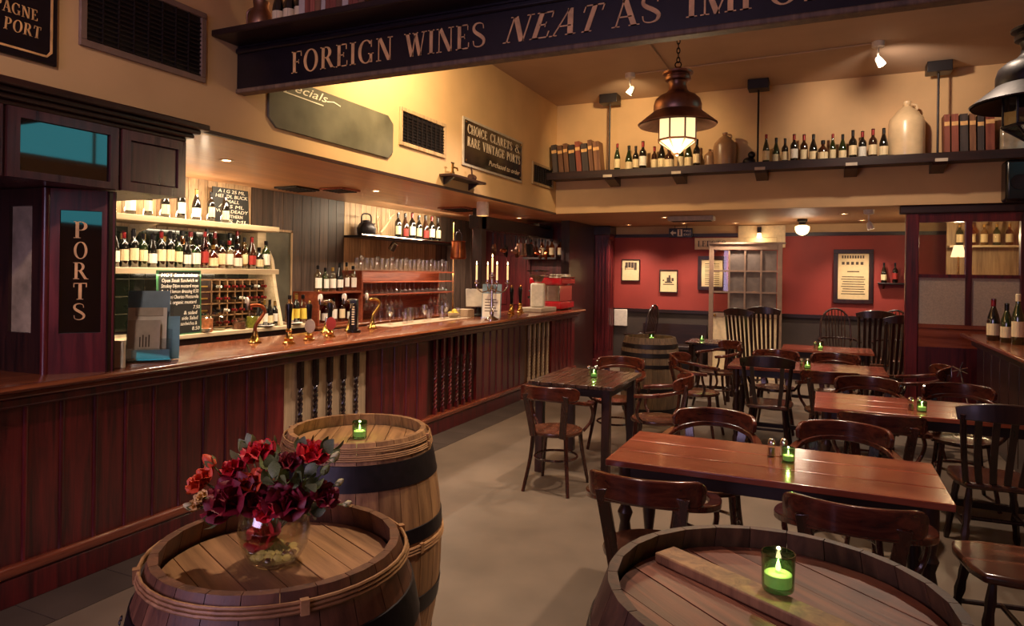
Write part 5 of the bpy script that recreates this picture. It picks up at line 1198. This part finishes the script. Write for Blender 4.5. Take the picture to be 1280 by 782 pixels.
lantern('copper hanging lantern glowing in the middle of the room', (-.985,5.0,2.785), .2, 18)
lantern('unlit dark hanging lantern cut off by the right edge', (.958,4.20,2.58), .4, 0, 'hood_glass', 'iron')
# ceiling conduit and spotlights
tag(G().tube([(-1.67,5.2,ZC-.012),(-1.665,7.98,ZC-.012)], .012).build('conduit', M_['plaster_ceiling'], None), 'straight surface conduit on the ceiling behind the lantern', 'conduit')
tag(G().tube([(-2.1,7.94,ZC-.012),(.47,7.8,ZC-.012)], .009).build('conduit', M_['plaster_ceiling'], None), 'crosswise ceiling conduit joining the two white spotlights', 'conduit')
def ceil_spot(loc, label, tilt=.6, rz=0.0):
    s = thing('ceiling_spotlight', label, 'spotlight', loc, rz, 'white ceiling spotlights')
    G().lathe([(.06,0),(.06,-.05),(.045,-.06),(.0001,-.06)], 18).build('base', M_['white_plastic'], s); G().tube([(0,0,-.05),(0,.0,-.14),(.015,0,-.16)], .01).build('arm', M_['white_plastic'], s)
    M = Mx((.015,0,-.2), ry=tilt); h = G().lathe([(.02,.05),(.032,.03),(.042,-.05),(.038,-.05),(.0001,.01)], 14, M, cap=False).build('head', M_['white_plastic'], s); G().lathe([(.034,-.047),(.0001,-.046)], 14, M).build('lens', M_['downlight_lens'], h); return s
ceil_spot((-2.13,7.94,ZC), 'white ceiling spotlight left of the lantern'); ceil_spot((.47,7.8,ZC), 'white ceiling spotlight right of the lantern', -.5)
ceil_spot((.5,9.6,ZS), 'white spotlight on the low rear ceiling near the partition', -.3)
light('spot_shelf_l', 'SPOT', (-2.2,7.7,3.8), 60, (1,.70,.36), to=(-2.3,9.1,3.15), size=.04, angle=110); light('spot_shelf_r', 'SPOT', (.5,7.6,3.8), 55, WARM, to=(.8,9.1,3.2), size=.04, angle=110)
def downlight(x, y, label, power, z=ZS, ang=120):
    d = thing('downlight', label, 'downlight', (x,y,z), 0, 'recessed downlights'); G().lathe([(.036,-.001),(.055,-.001),(.055,-.006),(.036,-.008)], 20, cap=False).build('ring', M_['white_plastic'], d); G().lathe([(.036,-.003),(.0001,-.003)], 16).build('lens', M_['downlight_lens'], d)
    light('downlight_lamp', 'SPOT', (x,y,z-.03), power, WARM, to=(x,y,0), size=.035, angle=ang, blend=.8)
for i,(x,y) in enumerate(((-4.3,1.9),(-4.26,3.9),(-4.33,5.95),(-4.33,7.97),(-4.3,9.6))): downlight(x, y, ('recessed downlight over the PORTS booth','recessed downlight over the bottle shelves','recessed downlight over the beer taps','recessed downlight over the glass rack','recessed downlight over the coffee machine')[i], 95)
for i,(x,y) in enumerate(((-2.15,10.05),(-2.1,11.3),(.23,10.1),(-1.3,11.4),(.5,11.3),(-3.05,11.4))): downlight(x, y, ('recessed rear downlight nearest the exit sign','recessed rear downlight close to the pictures','recessed rear downlight above the farthest table','recessed rear downlight above the painted screen','recessed rear downlight above the framed notice','recessed rear downlight nearest the fluted pillar')[i], 85)
# hidden shelf strips behind the bar; added fills for soffit, glass rack and pans
light('shelf_strip', 'AREA', (-4.85,4.3,2.46), 22, (1,.80,.54), to=(-5.25,4.3,1.5), sx=1.8, sy=.06); light('soffit_fill', 'AREA', (-5.40,4.25,2.12), 10, (1,.8,.54), to=(-4.4,4.25,2.6), sx=2.0, sy=.04); light('lower_shelf_strip', 'AREA', (-5.0,4.3,2.015), 4, (1,.8,.54), to=(-5.25,4.3,1.3), sx=1.9, sy=.03); light('counter_strip', 'AREA', (-5.0,4.3,1.595), 5, (1,.8,.54), to=(-5.2,4.3,1.0), sx=1.9, sy=.03); light('rack_fill', 'AREA', (-4.85,7.9,2.46), 30, (1,.8,.54), to=(-5.3,7.9,1.6), sx=2.0, sy=.06); light('glass_fill', 'AREA', (-5.08,7.9,1.615), 5, (1,.8,.54), to=(-5.3,7.9,1.2), sx=2.0, sy=.03); light('pan_fill', 'SPOT', (-4.75,9.2,2.47), 70, (1,.76,.56), to=(-4.5,9.6,1.2), size=.03, angle=130)
for i,(x,y,w,l) in enumerate(((-5.0,5.5,.3,.35),(-4.62,5.72,.3,.3),(-4.45,8.0,.4,.5))):
    v = thing('ceiling_hatch', ('dark soffit vent above the bottle shelves','reddish soffit vent above the beer taps','reddish soffit hatch above the glass rack')[i], 'vent', (x,y,ZS)); G().box(-w/2,w/2,-l/2,l/2,-.02,-.001).build('frame', M_['black_paint'] if i == 0 else M_['crate_wood'], v, bevel=.004)
    me = G().box(-w/2+.03,w/2-.03,-.01,.01,-.028,-.02).mesh('slat', M_['vent_slat'])
    for k in range(6): obj('slat', me, v, (0,-l/2+l*(k+.7)/6.4,0))
dm = thing('drum_lamp', 'short white drum lamp under the soffit above the candelabra', 'lamp', (-3.75,7.3,ZS)); G().lathe([(.07,-.001),(.075,-.01),(.075,-.17),(.07,-.17),(.068,-.02)], 24, cap=False).build('drum', M_['white_plastic'], dm); G().lathe([(.06,-.16),(.0001,-.16)], 16).build('lens', M_['lamp_shade_lit'], dm)
gl = thing('globe_lamp', 'white glass globe lamp on the rear ceiling', 'lamp', (-.30,10.9,ZS)); G().lathe([(.07,-.001),(.07,-.03),(.05,-.05),(.05,-.09)], 18).build('fitting', M_['iron'], gl); G().lathe([(.055,-.09),(.10,-.11),(.10,-.16),(.075,-.21),(.03,-.235),(.0001,-.24)], 20).build('globe', M_['globe_glass'], gl); light('globe_bulb', 'POINT', (-.30,10.9,ZS-.32), 8, WARM, size=.1)
hd = thing('ceiling_heater', 'long pale ceiling unit above the exit sign', 'ceiling unit', (-1.75,10.0,ZS)); G().box(-.32,.32,-.12,.12,-.07,-.001).build('housing', M_['card_grey'], hd, bevel=.01)
for k in range(3): G().box(-.28,.28,-.08+.07*k,-.06+.07*k,-.075,-.07).build('slot', M_['vent_slat'], hd)
# ------------------------------------------------------------------ red back wall
def picture(label, x0, x1, z0, z1, fr, fmat, art, name='framed_picture', y=11.99):
    p = thing(name, label, 'picture', (x0,y,z0)); W, H_ = x1-x0, z1-z0
    G().box(0,W,-.03,0,0,fr).box(0,W,-.03,0,H_-fr,H_).box(0,fr,-.03,0,fr,H_-fr).box(W-fr,W,-.03,0,fr,H_-fr).build('frame', fmat, p, bevel=.004)
    G().box(fr,W-fr,-.012,-.004,fr,H_-fr).build('print_sheet', M_['paper'], p)
    g = G()
    for a,b,c,d in art: g.box(a*W,b*W,-.0135,-.012,c*H_,d*H_)
    g.build('printed_marks', M_['ink'], p, smooth=False); return p
picture('small framed print with a dark block, leftmost on the red wall', -3.32,-2.985,1.53,1.92,.014,M_['dark_wood'], [(.2,.34,.6,.86),(.36,.5,.62,.87),(.52,.66,.6,.86),(.68,.82,.5,.85),(.22,.8,.54,.56),(.18,.22,.5,.7)])
picture('small framed sketch of figures, second from the left on red wall', -2.635,-2.315,1.34,1.74,.014,M_['dark_wood'], [(.3,.7,.42,.48),(.4,.62,.48,.66),(.18,.26,.5,.56),(.66,.78,.5,.64),(.2,.8,.34,.38),(.5,.6,.66,.76)])
picture('dark framed text print partly behind the painted screen', -1.975,-1.5,1.40,1.98,.06,M_['dark_wood'], [(.25,.75,.16+.06*k,.18+.06*k) for k in range(11)])
notice = picture('large framed printed notice right of the painted screen', .135,.70,1.24,2.09,.065,M_['dark_wood'], [(.2+.02*(k%3),.8-.03*(k%2),.17+.045*k,.185+.045*k) for k in range(8)]+[(.35,.65,.58,.6)], name='framed_notice')
for z_, n_ in ((.71,9),(.61,5)):
    for k in range(n_): G().box(.12+.33*k/n_,.12+.33*(k+.6)/n_,-.0135,-.012,z_,z_+.045).build('printed_mark', M_['ink'], notice, smooth=False)
ex = thing('exit_sign', 'black hanging fire exit sign with white arrow', 'sign', (-2.25,11.85,2.375)); G().box(-.2,.2,-.015,.015,-.08,.08).build('board', M_['black_plastic'], ex, bevel=.004)
G().prism([(-.18,0),(-.13,.045),(-.13,.015),(-.08,.015),(-.08,-.015),(-.13,-.015),(-.13,-.045)], 0, .002, faceY(0,-.0152,0)).build('arrow', M_['white_letter'], ex, smooth=False)
G().box(-.055,.03,-.017,-.015,-.06,.06).build('pictogram', M_['white_letter'], ex, smooth=False); G().ball((-.012,-.018,.04), .012, 8).box(-.022,0,-.0185,-.017,-.045,.025).build('running_figure', M_['black_plastic'], ex)
script_text('FIRE', .05, 'lettering', M_['white_letter'], ex, faceY(.05,-.0155,.012), width=.12, shear=0, depth=.0005); script_text('EXIT', .05, 'lettering', M_['white_letter'], ex, faceY(.05,-.0155,-.05), width=.12, shear=0, depth=.0005)
G().tube([(-.1,0,.08),(-.1,0,.125)], .005).build('rod', M_['iron'], ex); G().tube([(.1,0,.08),(.1,0,.125)], .005).build('rod', M_['iron'], ex)
ls = thing('name_board', 'long cream name board with black capitals above the painted screen', 'sign', (-2.03,11.96,2.09)); G().box(0,1.32,-.02,0,0,.2).build('board', M_['cream_paint'], ls, bevel=.004)
roman('LEESTO', .48, .10, 'lettering', M_['black_paint'], ls, faceY(.05,-.0205,.05))
fz = tag(G().box(-1.32,-.58,11.95,12.0,2.12,2.49).build('lit_hatch', M_['cream_paint'], None, bevel=.006), 'cream boarded panel above the painted screen', 'panel')
wl = thing('wall_lamp', 'small wall lamp on the cream panel above the screen', 'lamp', (-.98,11.9,2.38)); G().box(-.03,.03,-.03,.05,-.02,.08).build('fitting', M_['iron'], wl, bevel=.004); G().lathe([(.03,-.02),(.045,-.10),(.0001,-.105)], 14).build('shade', M_['globe_glass'], wl); light('wall_lamp_bulb', 'POINT', (-.98,11.8,2.2), 2.5, (1,.75,.4), size=.04)
# painted screen with small panes
sn = thing('glazed_screen', 'beige painted screen door with twelve small panes before the red wall', 'screen', (-1.72,11.55,0))
W, H_ = 1.12, 2.16
G().box(0,.07,-.025,.025,0,H_).build('stile', M_['grey_frame'], sn, bevel=.004); G().box(W-.07,W,-.025,.025,0,H_).build('stile', M_['grey_frame'], sn, bevel=.004)
G().box(.07,W-.07,-.025,.025,H_-.09,H_).build('rail', M_['grey_frame'], sn); G().box(.07,W-.07,-.025,.025,.98,1.04).build('rail', M_['grey_frame'], sn); G().box(-.02,W+.05,-.04,.04,H_,H_+.03).build('cap', M_['grey_frame'], sn, bevel=.004)
G().box(.07,W-.07,-.012,.012,.0,.98).build('panel', M_['cream_paint'], sn)
cw, chh = (W-.14)/4, (H_-.09-1.04)/3
for i in range(1,4): G().box(.07+cw*i-.014,.07+cw*i+.014,-.02,.02,1.04,H_-.09).build('glazing_bar', M_['grey_frame'], sn)
for j in range(1,3): G().box(.07,W-.07,-.019,.019,1.04+chh*j-.014,1.04+chh*j+.014).build('glazing_bar', M_['grey_frame'], sn)
for i in range(4):
    for j in range(3): G().box(.07+cw*i+.014,.07+cw*(i+1)-.014,-.003,.003,1.04+chh*j+.014,1.04+chh*(j+1)-.014).build('pane', M_['pane_glass'] if i == 0 else M_['screen_glass'], sn)
G().ball((.1,-.045,1.0), .022, 10).build('knob', M_['brass'], sn)
rs = thing('bottle_shelf', 'small dark wall shelf right of the framed notice', 'shelf', (.98,11.99,1.55)); G().box(-.22,.24,-.13,0,0,.025).build('board', M_['dark_wood_x'], rs, bevel=.004)
for x in (-.14,.16): G().prism([(0,0),(-.11,0),(0,-.07)], x-.012, x+.012, Matrix(((0,0,1,0),(1,0,0,0),(0,1,0,0),(0,0,0,1)))).build('bracket', M_['dark_wood'], rs)
for i,(x,k) in enumerate(((.84,'burgundy'),(.99,'bordeaux'),(1.15,'bordeaux'))): bottle((x,11.92,1.576), f'{ORD[i]} wine bottle from the left on the small red wall shelf', k, 'wine_glass_dark', 'label_cream' if i != 1 else 'label_red', 'foil_red' if i==2 else 'foil_black', rz=-PI/2, group='bottles on the red wall shelf', sc=1.0)
sb = tag(G().box(-3.44,-3.2,11.94,11.98,.72,1.02).build('white_box', M_['white_plastic'], None, bevel=.01), 'white wall box low beside the fluted pillar', 'box')
bn = thing('wall_bench', 'dark settle bench along the red wall behind the chairs', 'bench', (0,0,0)); G().box(-2.9,-1.8,11.5,11.94,.40,.46).build('seat', M_['dark_wood_x'], bn, bevel=.01); G().box(-2.9,-1.8,11.9,11.95,.46,.8).build('back', M_['dark_wood_x'], bn); G().box(-2.9,-2.85,11.5,11.95,0,.4).build('side', M_['dark_wood'], bn); G().box(-1.85,-1.8,11.5,11.95,0,.4).build('side', M_['dark_wood'], bn)

# ------------------------------------------------------------------ glazed partition on the right
gp = thing('glazed_partition', 'dark wood partition with two clear and two obscured panes', 'partition', (0,9.2,0))
G().box(.865,1.0,-.05,.05,0,2.42).build('post', M_['mahogany'], gp, bevel=.008); G().box(.8,2.6,-.07,.07,2.40,2.497).build('cornice', M_['dark_wood_x'], gp, bevel=.012); G().box(1.0,2.6,-.04,.04,2.30,2.40).build('rail', M_['mahogany'], gp)
G().box(1.0,2.6,-.03,.03,1.66,1.70).build('rail', M_['mahogany'], gp); G().box(1.0,2.6,-.035,.035,1.08,1.125).build('rail', M_['table_red'], gp)
G().box(1.46,1.52,-.04,.04,1.125,2.30).build('mullion', M_['mahogany'], gp); G().box(1.97,2.1,-.045,.045,0,2.40).build('post', M_['mahogany'], gp, bevel=.006)
for x0,x1 in ((1.0,1.46),(1.52,1.97)):
    G().box(x0,x1,-.004,.004,1.70,2.30).build('pane', M_['pane_glass'], gp); G().box(x0,x1,-.004,.004,1.125,1.66).build('pane', M_['obscured_glass'], gp)
for k,(z0,z1) in enumerate(((.86,1.08),(0,.86))): G().box(1.0,1.97,-.025,.025,z0,z1).build('panel', M_['table_red'] if k == 0 else M_['mahogany'], gp)
G().box(2.1,2.6,-.03,.03,0,2.3).build('panel', M_['mahogany'], gp)
# snug seen through the partition: shelf with bottles, lamp
sh = thing('snug_shelf', 'shelf of bottles seen through the upper right pane', 'shelf', (0,0,0)); G().box(1.55,2.5,10.9,11.15,2.08,2.105).build('board', M_['cream_wood'], sh); G().box(1.55,2.5,11.15,11.2,1.0,2.45).build('back_board', M_['slat_pale'], sh)
for i in range(6): bottle((1.68+.14*i,11.0,2.106), f'{ORD[i]} bottle from the left on the shelf behind the partition', 'spirit', ('spirit_green','spirit_amber','spirit_glass')[i%3], 'label_cream', 'foil_gold', rz=-PI/2, group='bottles behind the partition', sc=1.05)
tl_ = thing('table_lamp', 'lamp with a lit white shade seen through the partition panes', 'lamp', (1.56,10.3,1.0)); G().lathe([(.08,0),(.08,.02),(.02,.04),(.03,.2),(.02,.4),(.012,.95)], 16).build('base', M_['brass'], tl_); G().lathe([(.085,.93),(.05,1.08),(.048,1.08),(.083,.93)], 20, cap=False).build('shade', M_['lamp_shade_lit'], tl_); light('table_lamp_bulb', 'POINT', (1.56,10.3,2.2), 14, (1,.78,.45), size=.05)
tb_ = thing('lamp_table', 'dark side table behind the partition under the lamp', 'table', (1.62,10.3,0)); G().box(-.25,.25,-.2,.2,.96,1.0).build('top', M_['dark_wood_x'], tb_)
for sx in (-1,1):
    for sy in (-1,1): G().box(sx*.2-.02,sx*.2+.02,sy*.15-.02,sy*.15+.02,0,.96).build('leg', M_['dark_wood'], tb_)
# right counter with bottles
rc = thing('side_counter', 'dark polished side counter jutting in from the right', 'counter', (0,0,0))
G().box(1.36,2.59,5.55,8.82,1.02,1.06).build('top', M_['bar_top'], rc, bevel=.012); G().box(1.52,2.58,5.6,8.75,0,1.02).build('body', M_['dark_wood'], rc, smooth=False); G().box(1.46,1.53,5.58,8.78,.93,1.02).build('moulding', M_['dark_wood_y'], rc, bevel=.012)
for k in range(9): G().box(1.508,1.52,5.62+.35*k,5.95+.35*k,.05,.92).build('panel', M_['dark_wood'], rc, bevel=.004)
for i,(x,y,k,g_,c_) in enumerate(((1.49,7.9,'burgundy','wine_glass_dark','foil_red'),(1.56,7.72,'burgundy','wine_glass_green','foil_black'),(1.61,7.55,'tall','wine_glass_green','label_cream'),(1.74,7.75,'bordeaux','wine_glass_dark','foil_black'))):
    bottle((x,y,1.061), ('squat dark port bottle, leftmost on the side counter','green wine bottle second from the left on the side counter','tall green bottle with pale neck foil on the side counter','dark bottle at the back right of the side counter')[i], k, g_, 'label_cream', c_, rz=-2.0, group='bottles on the side counter', sc=(1.32,1.2,1.4,1.15)[i])
rd = thing('metal_rod', 'thin metal rod with a star shaped end leaning by the counter', 'rod', (1.30,7.3,0)); G().tube([(0,0,0),(-.13,.25,.80)], .008).build('shaft', M_['chrome'], rd)
G().tube([(-.19,.25,.83),(-.07,.25,.77)], .007).tube([(-.11,.25,.87),(-.15,.25,.73)], .007).tube([(-.07,.25,.82),(-.19,.25,.78)], .006).build('star_end', M_['chrome'], rd)
